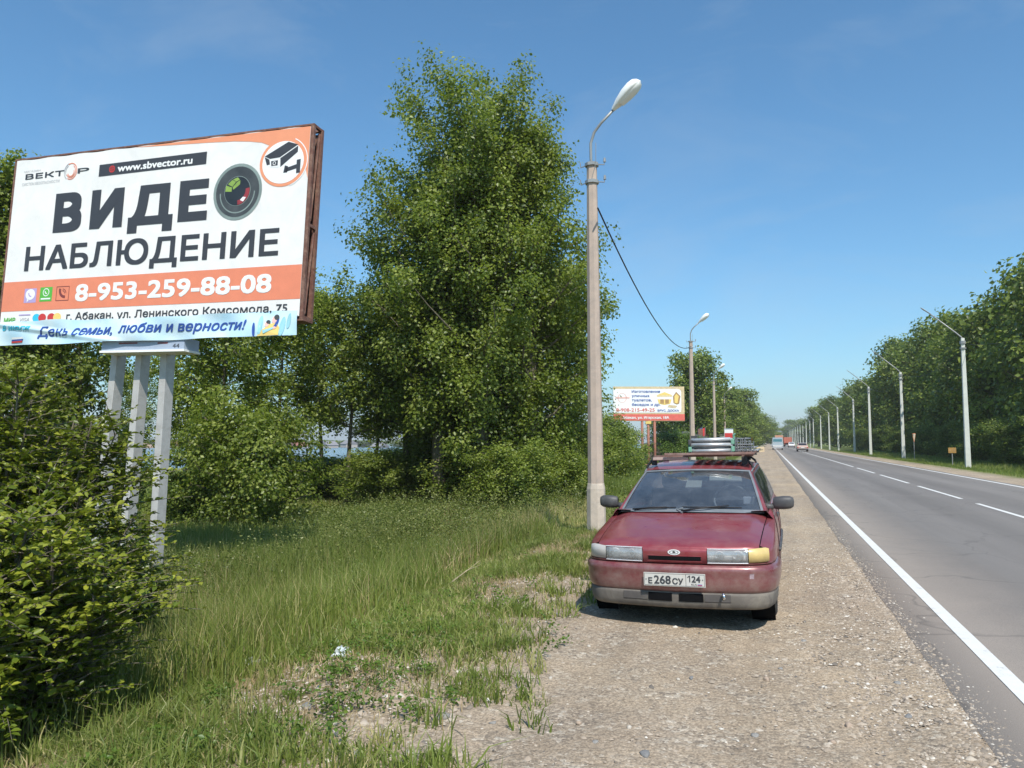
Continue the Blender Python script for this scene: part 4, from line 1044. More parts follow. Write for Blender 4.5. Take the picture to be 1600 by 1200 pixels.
# camera pictogram
cam_polys = [[(5.20, -0.42), (5.62, -0.22), (5.80, -0.28), (5.48, -0.46), (5.30, -0.47)], [(5.49, -0.475), (5.80, -0.30), (5.80, -0.40), (5.50, -0.62)],
             [(5.20, -0.43), (5.29, -0.48), (5.31, -0.56), (5.25, -0.57)], [(5.58, -0.60), (5.64, -0.62), (5.63, -0.72), (5.56, -0.72)],
             [(5.60, -0.645), (5.79, -0.60), (5.79, -0.67), (5.60, -0.71)], [(5.79, -0.53), (5.86, -0.52), (5.86, -0.74), (5.79, -0.75)]]
flat(bm_, cam_polys, M['p_black'], bb, 'camera_pictogram', 0.009)
flat(bm_, [[(5.30, -0.49), (5.47, -0.48), (5.49, -0.58), (5.46, -0.62), (5.31, -0.60)]], M['p_white'], bb, 'camera_pictogram_face', 0.010)
flat(bm_, [[(5.325, -0.51), (5.45, -0.505), (5.45, -0.59), (5.335, -0.59)]], M['p_black'], bb, 'camera_pictogram_window', 0.011)
flat(bm_, ring(5.388, -0.548, 0.03, 0.03, 0.010), M['p_white'], bb, 'camera_pictogram_eye', 0.012)
# url bar, big words
flat(bm_, [[(1.89, -0.245), (1.89, -0.455), (4.09, -0.435), (4.09, -0.225)]], M['p_black'], bb, 'address_bar', 0.004)
flat(bm_, ring(2.17, -0.345, 0.062, 0.062, 0.014) + [[(2.11, -0.34), (2.11, -0.352), (2.23, -0.352), (2.23, -0.34)], [(2.163, -0.29), (2.163, -0.40), (2.177, -0.40), (2.177, -0.29)]] + ring(2.17, -0.345, 0.032, 0.060, 0.010), M['p_red'], bb, 'globe_icon', 0.007)
lettering('www.sbvector.ru', bm_, 2.29, 3.82, -0.405, -0.275, M['p_white'], bb, 0.007, 0.006)
lettering('В', bm_, 0.99, 1.60, -1.385, -0.685, M['p_black'], bb, 0.005, 0.052)
lettering('И', bm_, 1.79, 2.48, -1.375, -0.690, M['p_black'], bb, 0.005, 0.050)
lettering('Е', bm_, 3.61, 4.18, -1.375, -0.685, M['p_black'], bb, 0.005, 0.055)
lettering('Д', bm_, 2.60, 3.51, -1.375, -0.690, M['p_black'], bb, 0.005, 0.050)
lettering('НАБЛЮДЕНИЕ', bm_, 0.43, 5.56, -2.035, -1.60, M['p_black'], bb, 0.005, 0.016)
lettering('8-953-259-88-08', bm_, 1.63, 5.48, -2.615, -2.305, M['p_white'], bb, 0.006, 0.014)
lettering('г. Абакан, ул. Ленинского Комсомола, 75', bm_, 1.48, 5.79, -2.93, -2.80, M['p_black'], bb, 0.005, 0.0035)
# lens
flat(bm_, [ell(4.735, -0.955, 0.455, 0.465)], M['p_ring'], bb, 'lens_rim', 0.006)
flat(bm_, [ell(4.735, -0.955, 0.405, 0.415)], M['p_lens'], bb, 'lens_barrel', 0.008)
flat(bm_, ring(4.735, -0.965, 0.33, 0.345, 0.02, 180, 360), M['p_ring'], bb, 'lens_highlight', 0.009)
flat(bm_, [ell(4.735, -0.945, 0.245, 0.245)], M['p_ring'], bb, 'lens_inner_rim', 0.010)
flat(bm_, [ell(4.735, -0.945, 0.237, 0.237)], M['p_lens2'], bb, 'lens_glass', 0.012)
flat(bm_, ring(4.735, -0.945, 0.232, 0.232, 0.075, -85, 10), M['p_lensred'], bb, 'lens_red_glow', 0.014)
flat(bm_, [[(4.85, -1.05), (4.80, -1.10), (4.86, -1.13), (4.91, -1.06)]], M['p_white'], bb, 'lens_glint', 0.016)
flat(bm_, [[(4.55, -0.82), (4.63, -0.755), (4.70, -0.79), (4.64, -0.87)], [(4.64, -0.75), (4.73, -0.72), (4.77, -0.76), (4.71, -0.79)], [(4.52, -0.84), (4.63, -0.88), (4.63, -0.95), (4.51, -0.94)], [(4.72, -0.80), (4.78, -0.77), (4.78, -0.84), (4.66, -0.92), (4.645, -0.88)]], M['p_lime'], bb, 'lens_green_glow', 0.014)
# shop logo
lettering('МАГАЗИН', bm_, 0.20, 0.57, -0.235, -0.20, M['p_grey'], bb, 0.005, 0.0)
lettering('ВЕКТ', bm_, 0.24, 1.12, -0.365, -0.265, M['p_black'], bb, 0.005, 0.004)
lettering('Р', bm_, 1.42, 1.67, -0.355, -0.265, M['p_black'], bb, 0.005, 0.004)
lettering('СИСТЕМ БЕЗОПАСНОСТИ', bm_, 0.18, 1.03, -0.475, -0.425, M['p_grey'], bb, 0.005, 0.0)
flat(bm_, ring(1.27, -0.30, 0.135, 0.150, 0.015, -120, 120) + ring(1.27, -0.30, 0.105, 0.118, 0.014, -150, 60) + ring(1.27, -0.31, 0.075, 0.085, 0.012, -160, 20), M['p_orange'], bb, 'logo_rings', 0.006)
flat(bm_, ring(1.27, -0.30, 0.155, 0.165, 0.016, 110, 235) + ring(1.26, -0.30, 0.115, 0.125, 0.014, 120, 215), M['p_grey'], bb, 'logo_grey_rings', 0.006)
# messenger icons
flat(bm_, [[(0.50, -2.60), (0.77, -2.60), (0.77, -2.35), (0.50, -2.35)]], M['p_violet'], bb, 'messenger_icon', 0.005)
flat(bm_, [ell(0.635, -2.455, 0.105, 0.095), [(0.57, -2.53), (0.62, -2.54), (0.57, -2.595)]], M['p_white'], bb, 'speech_bubble', 0.007)
flat(bm_, ring(0.655, -2.435, 0.065, 0.065, 0.022, 170, 280, 10), M['p_violet'], bb, 'handset', 0.009)
flat(bm_, [[(0.85, -2.59), (1.12, -2.59), (1.12, -2.34), (0.85, -2.34)]], M['p_green'], bb, 'chat_icon', 0.005)
flat(bm_, ring(0.985, -2.43, 0.07, 0.07, 0.014) + ring(1.0, -2.415, 0.045, 0.045, 0.018, 170, 280, 10) + [[(0.88, -2.555), (1.09, -2.555), (1.09, -2.53), (0.88, -2.53)]], M['p_white'], bb, 'chat_icon_marks', 0.007)
M['p_darkred'] = simple('print_dark_red', (0.20, 0.045, 0.04), 0.5)
flat(bm_, [[(1.21, -2.59), (1.22, -2.59), (1.22, -2.34), (1.21, -2.34)], [(1.48, -2.59), (1.49, -2.59), (1.49, -2.34), (1.48, -2.34)], [(1.21, -2.35), (1.49, -2.35), (1.49, -2.34), (1.21, -2.34)], [(1.21, -2.59), (1.49, -2.59), (1.49, -2.58), (1.21, -2.58)]] + ring(1.40, -2.41, 0.135, 0.135, 0.045, 165, 275, 14) + ring(1.34, -2.47, 0.09, 0.09, 0.012, 5, 85, 8) + ring(1.34, -2.47, 0.06, 0.06, 0.012, 5, 85, 8), M['p_darkred'], bb, 'phone_icon', 0.006)
# payment marks
lettering('МИР', bm_, 0.09, 0.35, -2.93, -2.85, M['p_green'], bb, 0.005, 0.004)
lettering('VISA', bm_, 0.45, 0.67, -2.925, -2.86, M['p_grey'], bb, 0.005, 0.0, 0.2)
flat(bm_, [[(0.42, -2.82), (0.68, -2.82), (0.68, -2.80), (0.42, -2.80)]], M['p_violet'], bb, 'card_stripe', 0.005)
flat(bm_, [ell(0.82, -2.87, 0.085, 0.07)], M['p_cyan'], bb, 'card_disc', 0.005)
flat(bm_, [ell(0.95, -2.87, 0.085, 0.07), ell(1.15, -2.87, 0.085, 0.07)], M['p_red'], bb, 'card_disc', 0.006)
flat(bm_, [ell(1.28, -2.87, 0.085, 0.07)], M['p_yellow'], bb, 'card_disc', 0.007)
# steel box and three posts
member('name_box', 2.27, 3.92, -3.47, -3.28, -0.36, -0.02, 'boxblue')
member('box_trim', 2.25, 3.94, -3.50, -3.465, -0.38, 0.0, 'lamp_white')
lettering('44', bm_, 3.70, 3.83, -3.44, -3.37, M['p_black'], bb, -0.016, 0.0)
flat(bm_, [[(2.62, -3.36), (3.0, -3.36), (3.0, -3.335), (2.62, -3.335)], [(3.4, -3.37), (3.6, -3.37), (3.6, -3.345), (3.4, -3.345)]], M['p_darkred'], bb, 'box_stripe', -0.016)
for (ut, vt, ub, vb) in ((182, 560, 143, 905), (220, 560, 188, 905), (259, 560, 236, 905)):
    a = on_y(ut - 4, vt, 10.10) - BL0; b = on_y(ub - 2, vb, 10.0) - BL0
    dr = (a - b) / np.linalg.norm(a - b)
    t0 = a + dr * ((TL[2] - 3.50 - BL0[2]) - a[2]) / dr[2]; b0 = b - dr * 1.0
    mb = MB(); w2, d2 = 0.065, 0.10
    vs = []
    for c in (b0, t0):
        vs += [c + [-w2, 0, 0], c + [w2, 0, 0], c + [w2, 2 * d2, 0], c + [-w2, 2 * d2, 0]]
    mb.add(vs, [(0, 3, 2, 1), (4, 5, 6, 7), (0, 1, 5, 4), (1, 2, 6, 5), (2, 3, 7, 6), (3, 0, 4, 7)])
    mb.build('post', M['galv'], bb, bevel=0.006)

# ------ banner hung over its lower edge
bn = thing('banner', tuple(TL + EX * 3 + EZ * -2.9 + NN_ * 0.06), 0, 'pale blue holiday banner strip tied across the bottom of the large billboard', 'banner')
NL = np.array(bn.location)
def wav(u, w):
    t = (w + 2.93) / -0.40
    a = 0.035 + 0.022 * math.sin(u * 2.1 + t * 3) + 0.012 * math.sin(u * 5.3 - t * 4 + 1)
    fold = max(0.0, 1 - abs((u - 0.5) * 0.34 - (t - 0.25)) * 5.5) * (1 if u < 2.4 else max(0, 1 - (u - 2.4) * 2.5))
    return a + 0.035 * fold
def nm_(u, w, d=0.0):
    sag = 0.02 * math.sin(math.pi * u / 6.05)
    return tuple(TL + EX * u + EZ * (w - 0.0) + NN_ * (wav(u, w) + d) - NL)
P = []
for i in range(25):
    t = i / 24; row = []
    for j in range(121):
        u = -0.10 + 6.1 * j / 120
        top = -2.955 + 0.035 * (u / 6.0) + 0.028 * math.sin(u * 1.4) * (1 - u / 7) + 0.008 * math.sin(u * 6)
        bot = -3.345 + 0.05 * (u / 6.0) + 0.006 * math.sin(u * 3.1)
        row.append(nm_(u, top + (bot - top) * t))
    P.append(row)
mb = MB(); mb.grid(P); mb.build('banner_cloth', M['cloth'], bn, smooth=True)
def banner_text(body, x0, x1, z0, z1, mat, off=0.0, shear=0.0):
    return lettering(body, nm_, x0, x1, z0, z1, mat, bn, 0.007, off, shear)
banner_text('День семьи,', 0.91, 2.53, -3.205, -3.035, M['p_blue'], 0.005, 0.25)
banner_text('любви и верности!', 2.66, 5.10, -3.19, -3.025, M['p_blue'], 0.005, 0.25)
banner_text('8 июля', 0.16, 0.78, -3.09, -3.0, M['p_cyan'], 0.004, 0.3)
flat(nm_, [[(0.36, -3.245), (0.62, -3.235), (0.61, -3.20), (0.37, -3.21)]], M['p_white'], bn, 'flag_stripe', 0.008)
flat(nm_, [[(0.35, -3.275), (0.60, -3.265), (0.62, -3.235), (0.36, -3.245)]], M['p_blue'], bn, 'flag_stripe', 0.008)
flat(nm_, [[(0.34, -3.305), (0.59, -3.295), (0.60, -3.265), (0.35, -3.275)]], M['p_red'], bn, 'flag_stripe', 0.008)
flat(nm_, [ell(5.25, -3.2, 0.028, 0.115, rot=6), ell(5.64, -3.1, 0.035, 0.10, rot=-12)], M['p_blue'], bn, 'painted_leaf', 0.008)
flat(nm_, [ell(5.36, -3.13, 0.045, 0.15), ell(5.75, -3.16, 0.05, 0.15, rot=-8), ell(5.86, -3.08, 0.035, 0.12, rot=-8)], M['p_teal'], bn, 'painted_plant', 0.008)
flat(nm_, [[(5.32, -3.305), (5.70, -3.295), (5.71, -3.18), (5.64, -3.11), (5.55, -3.11), (5.42, -3.20)]], M['p_yellow'], bn, 'painted_shirt', 0.010)
flat(nm_, [ell(5.60, -3.05, 0.045, 0.06), ell(5.48, -3.12, 0.04, 0.045), ell(5.62, -3.18, 0.03, 0.02)], M['p_skin'], bn, 'painted_face', 0.011)
flat(nm_, [ell(5.635, -3.015, 0.05, 0.042, rot=-25), ell(5.50, -3.085, 0.04, 0.03, rot=-20)], M['p_lens'], bn, 'painted_hair', 0.013)
flat(nm_, [[(5.42, -3.22), (5.60, -3.17), (5.60, -3.20), (5.44, -3.27)]], M['p_teal'], bn, 'painted_sleeve', 0.013)

# ================================================================ FAR BILLBOARD
zc = 64.0
a = at(958, 604, zc); b = at(1069, 604, zc); c = at(958, 658, zc)
fx = (b - a) / np.linalg.norm(b - a); fn = np.array([fx[1], -fx[0], 0])
Wf = float(np.linalg.norm(b - a)); Hf = float(a[2] - c[2]); 
mid = (a + b) / 2
fb = thing('billboard', (mid[0], mid[1], gzf(mid[0], mid[1])), 0, 'smaller far billboard for wooden toilets and gazebos, on three rusty poles', 'billboard')
FL = np.array(fb.location)
def fm_(u, w, d=0.0):
    return tuple(a + fx * u * Wf + np.array([0, 0, 1]) * w * Hf + fn * d - FL)
mb = MB(); vs = [fm_(u, w, d) for w in (-1, 0) for u, d in ((0, 0), (1, 0), (1, -0.25), (0, -0.25))]
mb.add(vs, [(0, 3, 2, 1), (4, 5, 6, 7), (0, 1, 5, 4), (1, 2, 6, 5), (2, 3, 7, 6), (3, 0, 4, 7)]); mb.build('panel', M['p_tan'], fb)
flat(fm_, [[(0, -0.985), (1, -0.985), (1, -0.80), (0, -0.80)]], M['p_red2'] if 'p_red2' in M else M.setdefault('p_red2', simple('print_coral', (0.66, 0.13, 0.10), 0.5)), fb, 'red_strip', 0.02)
flat(fm_, [[(0.0, -0.76), (0.91, -0.76), (0.945, -0.74), (0.955, -0.68), (0.955, -0.15), (0.94, -0.09), (0.90, -0.07), (0.0, -0.07)]], M['p_white'], fb, 'white_field', 0.02)
for tx, x0, x1, z in (('Изготовление', .26, .66, -.18), ('уличных', .26, .51, -.305), ('туалетов,', .26, .54, -.43), ('беседок и др.', .26, .66, -.56)):
    lettering(tx, fm_, x0, x1, z, z + 0.078, M['p_blue'], fb, 0.04, 0.0012)
lettering('8-908-215-49-25', fm_, .04, .58, -.725, -.625, M['p_red2'], fb, 0.04, 0.0012)
lettering('БРУС, ДОСКА', fm_, .62, .92, -.725, -.665, M['p_blue'], fb, 0.04, 0.0012)
lettering('г. Абакан, ул. Игарская, 18А', fm_, .08, .78, -.935, -.86, M['p_white'], fb, 0.04, 0.0015)
flat(fm_, ring(0.125, -0.33, 0.065, 0.14, 0.012) + [[(0.03, -0.35), (0.23, -0.35), (0.23, -0.30), (0.03, -0.30)]], M['p_skin'], fb, 'round_emblem', 0.03)
flat(fm_, [[(.61, -.25), (.83, -.25), (.72, -.16)], [(.61, -.26), (.83, -.26), (.83, -.29), (.61, -.29)], [(.62, -.37), (.82, -.37), (.80, -.50), (.72, -.535), (.64, -.50)]], M['p_yellow'], fb, 'gazebo_picture', 0.03)
flat(fm_, [[(.66, -.37), (.71, -.37), (.71, -.50), (.66, -.49)], [(.73, -.37), (.78, -.37), (.78, -.49), (.73, -.50)]], M['p_brown'], fb, 'gazebo_openings', 0.04)
flat(fm_, [[(.885, -.15), (.945, -.28), (.925, -.50), (.89, -.52), (.845, -.48), (.84, -.28)]], M['p_brown'], fb, 'cabin_picture', 0.03)
flat(fm_, [[(.885, -.21), (.92, -.28), (.90, -.49), (.86, -.47), (.86, -.28)]], M['p_yellow'], fb, 'cabin_door', 0.04)
flat(fm_, [[(.78, -.53), (.90, -.56), (.87, -.63), (.76, -.60)]], M['p_tan'], fb, 'plank_picture', 0.03)
for u in (.405, .49, .58):
    p = np.array(fm_(u, -1.0, -0.12)); mb = MB(); mb.tube([(p[0], p[1], -0.3), tuple(p)], 0.11, 8); mb.build('post', M['rust_pole'], fb, smooth=True)
p = np.array(fm_(.49, -1.0, 0.0)); mb = MB(); mb.box(p[0] - .22, p[0] + .22, p[1] - .03, p[1] + .12, p[2] - .24, p[2] - .01); mb.build('name_plate', M['p_yellow'], fb)
p0 = np.array(fm_(.40, -1, -0.12)); p1 = np.array(fm_(.58, -1, -0.12))
mb = MB(); mb.tube([(p0[0], p0[1], 0.55), (p1[0], p1[1], 0.55)], 0.05, 6); mb.build('cross_bar', M['rust_pole'], fb)

# ================================================================ LAMP POSTS
def left_lamp(loc, label):
    t = thing('street_lamp', loc, 0, label, 'lamp post', 'concrete lamp posts along the shoulder')
    mb = MB(); s2 = math.sqrt(2)
    mb.tube([(0, 0, -0.3), (0, 0, 0.85), (0, 0, 0.95)], [0.185, 0.175, 0.155], 8, square=True); mb.build('base', M['concrete_base'], t, bevel=0.01)
    mb = MB(); mb.tube([(0, 0, 0.94), (0, 0, 2.5), (0, 0, 4.8), (0, 0, 7.0)], [0.150, 0.135, 0.118, 0.098], 8, square=True); mb.build('pole', M['concrete_pink'], t)
    for z in (6.66, 7.0):
        mb = MB(); mb.tube([(0, 0, z - 0.03), (0, 0, z + 0.03)], [0.135, 0.135], 8, square=True)
        mb.tube([(0.12, 0, z), (0.24, 0, z - 0.02), (0.25, 0, z + 0.08)], 0.012, 5); mb.tube([(0.25, 0, z + 0.03), (0.25, 0, z + 0.11)], [0.028, 0.02], 6)
        mb.tube([(-0.12, 0, z), (-0.22, 0.02, z - 0.02), (-0.23, 0.02, z + 0.08)], 0.012, 5)
        mb.build('collar', M['steel_grey'], t)
    mb = MB(); pts = [(0, 0, 6.6), (-0.01, -0.02, 7.15), (-0.01, -0.02, 7.42), (0.06, -0.03, 7.62), (0.20, -0.05, 7.78), (0.47, -0.09, 8.00)]
    mb.tube(pts, 0.027, 8); mb.tube([(0.02, -0.1, 6.7), (0.10, -0.1, 7.0), (0.10, -0.07, 7.4)], 0.006, 4, cap=False); mb.build('arm', M['steel_grey'], t, smooth=True)
    # luminaire: teardrop shell along (1,0,1)
    d = Vector((0.74, -0.16, 0.60)).normalized(); s = Vector((0.0, 1, 0)); s = (s - d * s.dot(d)).normalized(); n = s.cross(d) * -1
    if n.z < 0: n = -n
    base = Vector(pts[-1]) - d * 0.03
    prof = [(0, 0.045, 0.05), (0.06, 0.07, 0.07), (0.18, 0.12, 0.11), (0.36, 0.165, 0.150), (0.52, 0.175, 0.155), (0.62, 0.15, 0.135), (0.68, 0.09, 0.08), (0.71, 0.01, 0.01)]
    P = [[tuple(base + d * l + s * (w * math.cos(a)) + n * (h * math.sin(a) if math.sin(a) > 0 else h * 0.45 * math.sin(a))) for a in [2 * math.pi * k / 20 for k in range(21)]] for l, w, h in prof]
    mb = MB(); mb.grid(P); sh_ = mb.build('lamp_shell', M['lamp_white'], t, smooth=True)
    P = [[tuple(base + d * l + s * (w * 0.84 * math.cos(a)) + n * (-h * 0.62 * abs(math.sin(a)) - 0.012)) for a in [math.pi * k / 10 for k in range(11)]] for l, w, h in prof[2:7]]
    mb = MB(); mb.grid(P); mb.build('lamp_lens', M['lamp_glass'], sh_, smooth=True)
    return t
lp = at(931, 690, 14.3); l0 = left_lamp((lp[0], lp[1], -0.10), 'nearest lamp post, brown concrete with white drop-shaped head, just left of the parked car')
L_list = [(1082, 41.0, 'second lamp post, rising behind the roof rack of the parked car'), (1117, 67.5, 'third lamp post, in front of the big dark far poplar'),
          (1133, 96.0, 'fourth lamp post, beside the red and white light box'), (1088, 118.0, 'lamp post mostly hidden behind the second one, only its head showing'),
          (1159, 178.0, 'slim far lamp post left of the small red sign'), (1170, 205.0, 'far lamp post directly left of the small red sign'), (1177, 222.0, 'far lamp post directly right of the small red sign')]
lamps = [l0]
for u, z, lab in L_list:
    p = at(u, 690, z)
    c = copy_tree(l0, (p[0], p[1], 0.0), 0.0, lab); lamps.append(c)
l0.rotation_euler = (0, R(-0.3), 0)
ORD = 'first second third fourth fifth sixth seventh eighth ninth tenth eleventh'.split()
def right_lamp(loc, label):
    t = thing('street_lamp', loc, 0, label, 'lamp post', 'pale concrete poles on the far side of the road')
    mb = MB(); mb.tube([(0, 0, -0.4), (0, 0, 8.95)], [0.235, 0.150], 4, square=True); mb.build('pole', M['concrete_white'], t, bevel=0.02)
    mb = MB(); mb.tube([(0, 0, 8.55), (0, 0, 8.75)], [0.20, 0.20], 8); mb.tube([(0, 0, 8.2), (0, 0, 8.3)], [0.21, 0.21], 8); mb.build('clamp', M['steel_grey'], t)
    mb = MB(); mb.tube([(0.12, 0, 8.6), (-0.05, 0, 9.0), (-0.35, 0, 9.3), (-2.0, -0.15, 10.75)], 0.045, 6); mb.build('arm', M['steel_grey'], t, smooth=True)
    mb = MB(); P = []
    for l, w in ((0, .03), (.1, .10), (.6, .13), (.75, .06)):
        c = Vector((-1.95 - l * 0.78, -0.16, 10.71 + l * 0.62)); P.append([tuple(c + Vector((0, w * math.cos(k), 0)) + Vector((0.3, 0, 0.4)) * w * 0.6 * math.sin(k)) for k in [2 * math.pi * q / 8 for q in range(9)]])
    mb.grid(P); mb.build('lamp_head', M['steel_grey'], t, smooth=True)
    return t
Rl = [(1511, 52.3, 'nearest pale concrete pole across the road, its long bare arm against the trees'), (1411, 77.5, 'second pale pole across the road, beside the small triangular sign'), (1360, 99.5, 'third pale pole across the road'),
      (1335, 127, 'fourth pale pole across the road'), (1310, 156, 'fifth pale pole across the road'), (1296, 186, 'sixth pale pole across the road'), (1283, 209, 'seventh pale pole across the road'), (1271.5, 240, 'eighth pale pole, just right of the beige car'), (1266, 268, 'ninth pale pole, right beside the eighth')]
r0 = None
for u, z, lab in Rl:
    p = at(u, 690, z)
    if r0 is None: r0 = right_lamp((p[0], p[1], gzf(p[0], p[1])), lab)
    else: copy_tree(r0, (p[0], p[1], gzf(p[0], p[1])), 0.0, lab)
for k in range(11):
    z = 292 + 27 * k
    copy_tree(r0, (13.6, z * 1.05, 0), 0.0, ORD[k] + ' pole of the tight far cluster beyond the beige car, counted outward')
for k in range(7):
    copy_tree(r0, (-0.5 * 0 + 10.6, 640 + 45 * k, 0), 0.0, ORD[k] + ' tiny pole of the farthest row above the red lorry')

# cables
def cable(name, a, b, sag, label, rad=0.012, n=24, drop=None):
    a = np.array(a, float); b = np.array(b, float); o = thing(name, a, 0, label, 'cable')
    pts = [tuple((b - a) * t - np.array([0, 0, 4 * sag * t * (1 - t)])) for t in np.linspace(0, 1, n)]
    mb = MB(); mb.tube(pts, rad, 5); mb.build('wire', M['cable'], o, smooth=True)
    return o
pa = at(934, 325, 14.25); pb = at(1080, 541, 41.0)
cable('cable', pa, pb, 0.95, 'black cable sagging from the nearest lamp post to the second', 0.016)
p1 = at(1516, 538, 52.3); p2 = p1 + np.array([3.0, -26, 1.5])
cable('cable', p1, p2, 1.3, 'thin wire running from the nearest pale pole out of the picture', 0.014)
for k in range(3):
    q1 = at([1413, 1361, 1336][k], [586, 607, 626][k], [77.5, 99.5, 127][k]); q2 = at([1511, 1411, 1361][k], [538, 586, 607][k], [52.3, 77.5, 99.5][k])
    cable('cable', q1, q2, 0.9, ['thin wire between the two nearest pale poles', 'thin wire between the second and third pale poles', 'thin wire between the third and fourth pale poles'][k], 0.012)

# ================================================================ THE PARKED CAR
car = thing('parked_car', (-0.785, 6.86, -0.005), 0, 'dusty burgundy estate car parked nose-on on the gravel shoulder with a loaded roof rack', 'car', rot=(0, R(-1.1), R(-1.5)))
path_raw = [(-.838, .70), (-.836, .50), (-.826, .36), (-.803, .25), (-.762, .165), (-.690, .100), (-.58, .060), (-.42, .032), (-.2, .010), (0, .002), (.2, .010), (.42, .032), (.58, .060), (.690, .100), (.762, .165), (.803, .25), (.826, .36), (.836, .50), (.838, .70)]
def catmull(pts, k=6):
    P = [np.array(p, float) for p in pts]; out = []
    for i in range(len(P) - 1):
        p0 = P[max(0, i - 1)]; p1 = P[i]; p2 = P[i + 1]; p3 = P[min(len(P) - 1, i + 2)]
        for j in range(k):
            t = j / k; out.append(0.5 * ((2 * p1) + (-p0 + p2) * t + (2 * p0 - 5 * p1 + 4 * p2 - p3) * t * t + (-p0 + 3 * p1 - 3 * p2 + p3) * t ** 3))
    out.append(P[-1]); return np.array(out)
PATH = catmull(path_raw)
dP = np.gradient(PATH, axis=0); PN = np.stack([dP[:, 1], -dP[:, 0]], -1); PN /= np.linalg.norm(PN, axis=1, keepdims=True)
ARC = np.concatenate([[0], np.cumsum(np.linalg.norm(np.diff(PATH, axis=0), axis=1))])
def path_at(x):
    """arc position where the nose outline passes x (front part)"""
    i = np.argmin(np.abs(ARC[:, None] * 0 + PATH[:, :1] - x)[:, 0] + 0)
    return float(np.interp(x, PATH[:, 0], ARC))
def sweep(mb, s0, s1, prof, n=40):
    """prof list of (outward d, z)"""
    S = np.linspace(s0, s1, n); X = np.interp(S, ARC, PATH[:, 0]); Y = np.interp(S, ARC, PATH[:, 1]); NX = np.interp(S, ARC, PN[:, 0]); NY = np.interp(S, ARC, PN[:, 1])
    P = []
    for k in range(n):
        fade = 1.0
        P.append([(X[k] + NX[k] * d, Y[k] + NY[k] * d, z) for d, z in prof])
    return mb.grid(P)
def seg(x0, x1, prof, n=24):
    mb = MB(); sweep(mb, path_at(x0), path_at(x1), prof, n); return mb
# bumper and valance
mb = MB(); sweep(mb, 0, ARC[-1], [(-.10, .572), (-.03, .568), (.012, .558), (.030, .535), (.034, .505), (.026, .485), (.028, .44), (.022, .40), (.012, .355), (-.004, .330), (-.06, .327)], 90)
bumper = mb.build('front_bumper', M['burgundy_dull'], car, smooth=True)
def ztilt(o): return o
mb = MB(); sweep(mb, ARC[-1] * 0.03, ARC[-1] * 0.97, [(-.04, .330), (-.004, .326), (.000, .30), (-.006, .24), (-.016, .205), (-.04, .187), (-.10, .182)], 80)
val = mb.build('front_valance', M['valance'], car, smooth=True)
for x0, x1, m in ((-.235, -.03, 'black'), (.03, .235, 'black'), (-.46, -.245, 'valance_dark'), (.245, .46, 'valance_dark')):
    d0 = .010 if m == 'black' else .007
    mb = seg(x0, x1, [(.000, .318), (d0 - .003, .314), (d0 - .005, .255), (-.006, .247)], 10); mb.build('lower_grille' if m == 'black' else 'fog_lamp_blank', M[m], val)
mb = MB(); mb.tube([(.40, .0, .335), (.405, -.03, .33), (.415, -.04, .30), (.40, -.02, .285)], .011, 6); mb.build('tow_hook', M['chrome'], car, smooth=True)
# scuff marks
seg(.612, .645, [(.0275, .455), (.0285, .47), (.030, .490), (.033, .498)], 7).build('paint_scuff', simple('scraped_paint', (.34, .25, .27), .6, var=.3, vscale=30), bumper)
# lamp band
seg(-.275, .275, [(-.06, .705), (.004, .700), (.006, .668), (.002, .575), (-.05, .570)], 24).build('grille_panel', M['burgundy'], car, smooth=True)
gp = seg(-.225, .225, [(.0085, .632), (.0095, .627), (.0095, .603), (.0085, .598)], 12).build('grille_slot', M['black'], car)
seg(-.232, .232, [(.006, .594), (.016, .592), (.006, .585)], 12).build('grille_lip', M['burgundy'], car)
seg(-.232, .232, [(.006, .640), (.012, .636), (.0075, .633)], 12).build('grille_lip', M['burgundy'], car)
mb = MB(); em = [( .054 * math.cos(a), -.008, .668 + .024 * math.sin(a)) for a in [2 * math.pi * k / 24 for k in range(24)]]
mb.add(em, [tuple(range(24))]); mb.build('emblem', M['wheelwhite'], car)
mb = MB()
for k in range(24):
    a0, a1 = 2 * math.pi * k / 24, 2 * math.pi * (k + 1) / 24
    mb.add([(.040 * math.cos(a0), -.0095, .668 + .0155 * math.sin(a0)), (.040 * math.cos(a1), -.0095, .668 + .0155 * math.sin(a1)), (.034 * math.cos(a1), -.0095, .668 + .0125 * math.sin(a1)), (.034 * math.cos(a0), -.0095, .668 + .0125 * math.sin(a0))], [(0, 1, 2, 3)])
mb.add([(-.012, -.0095, .660), (.016, -.0095, .662), (.004, -.0095, .679), (-.010, -.0095, .677)], [(0, 1, 2, 3)])
mb.build('emblem_mark', M['plastic'], car)
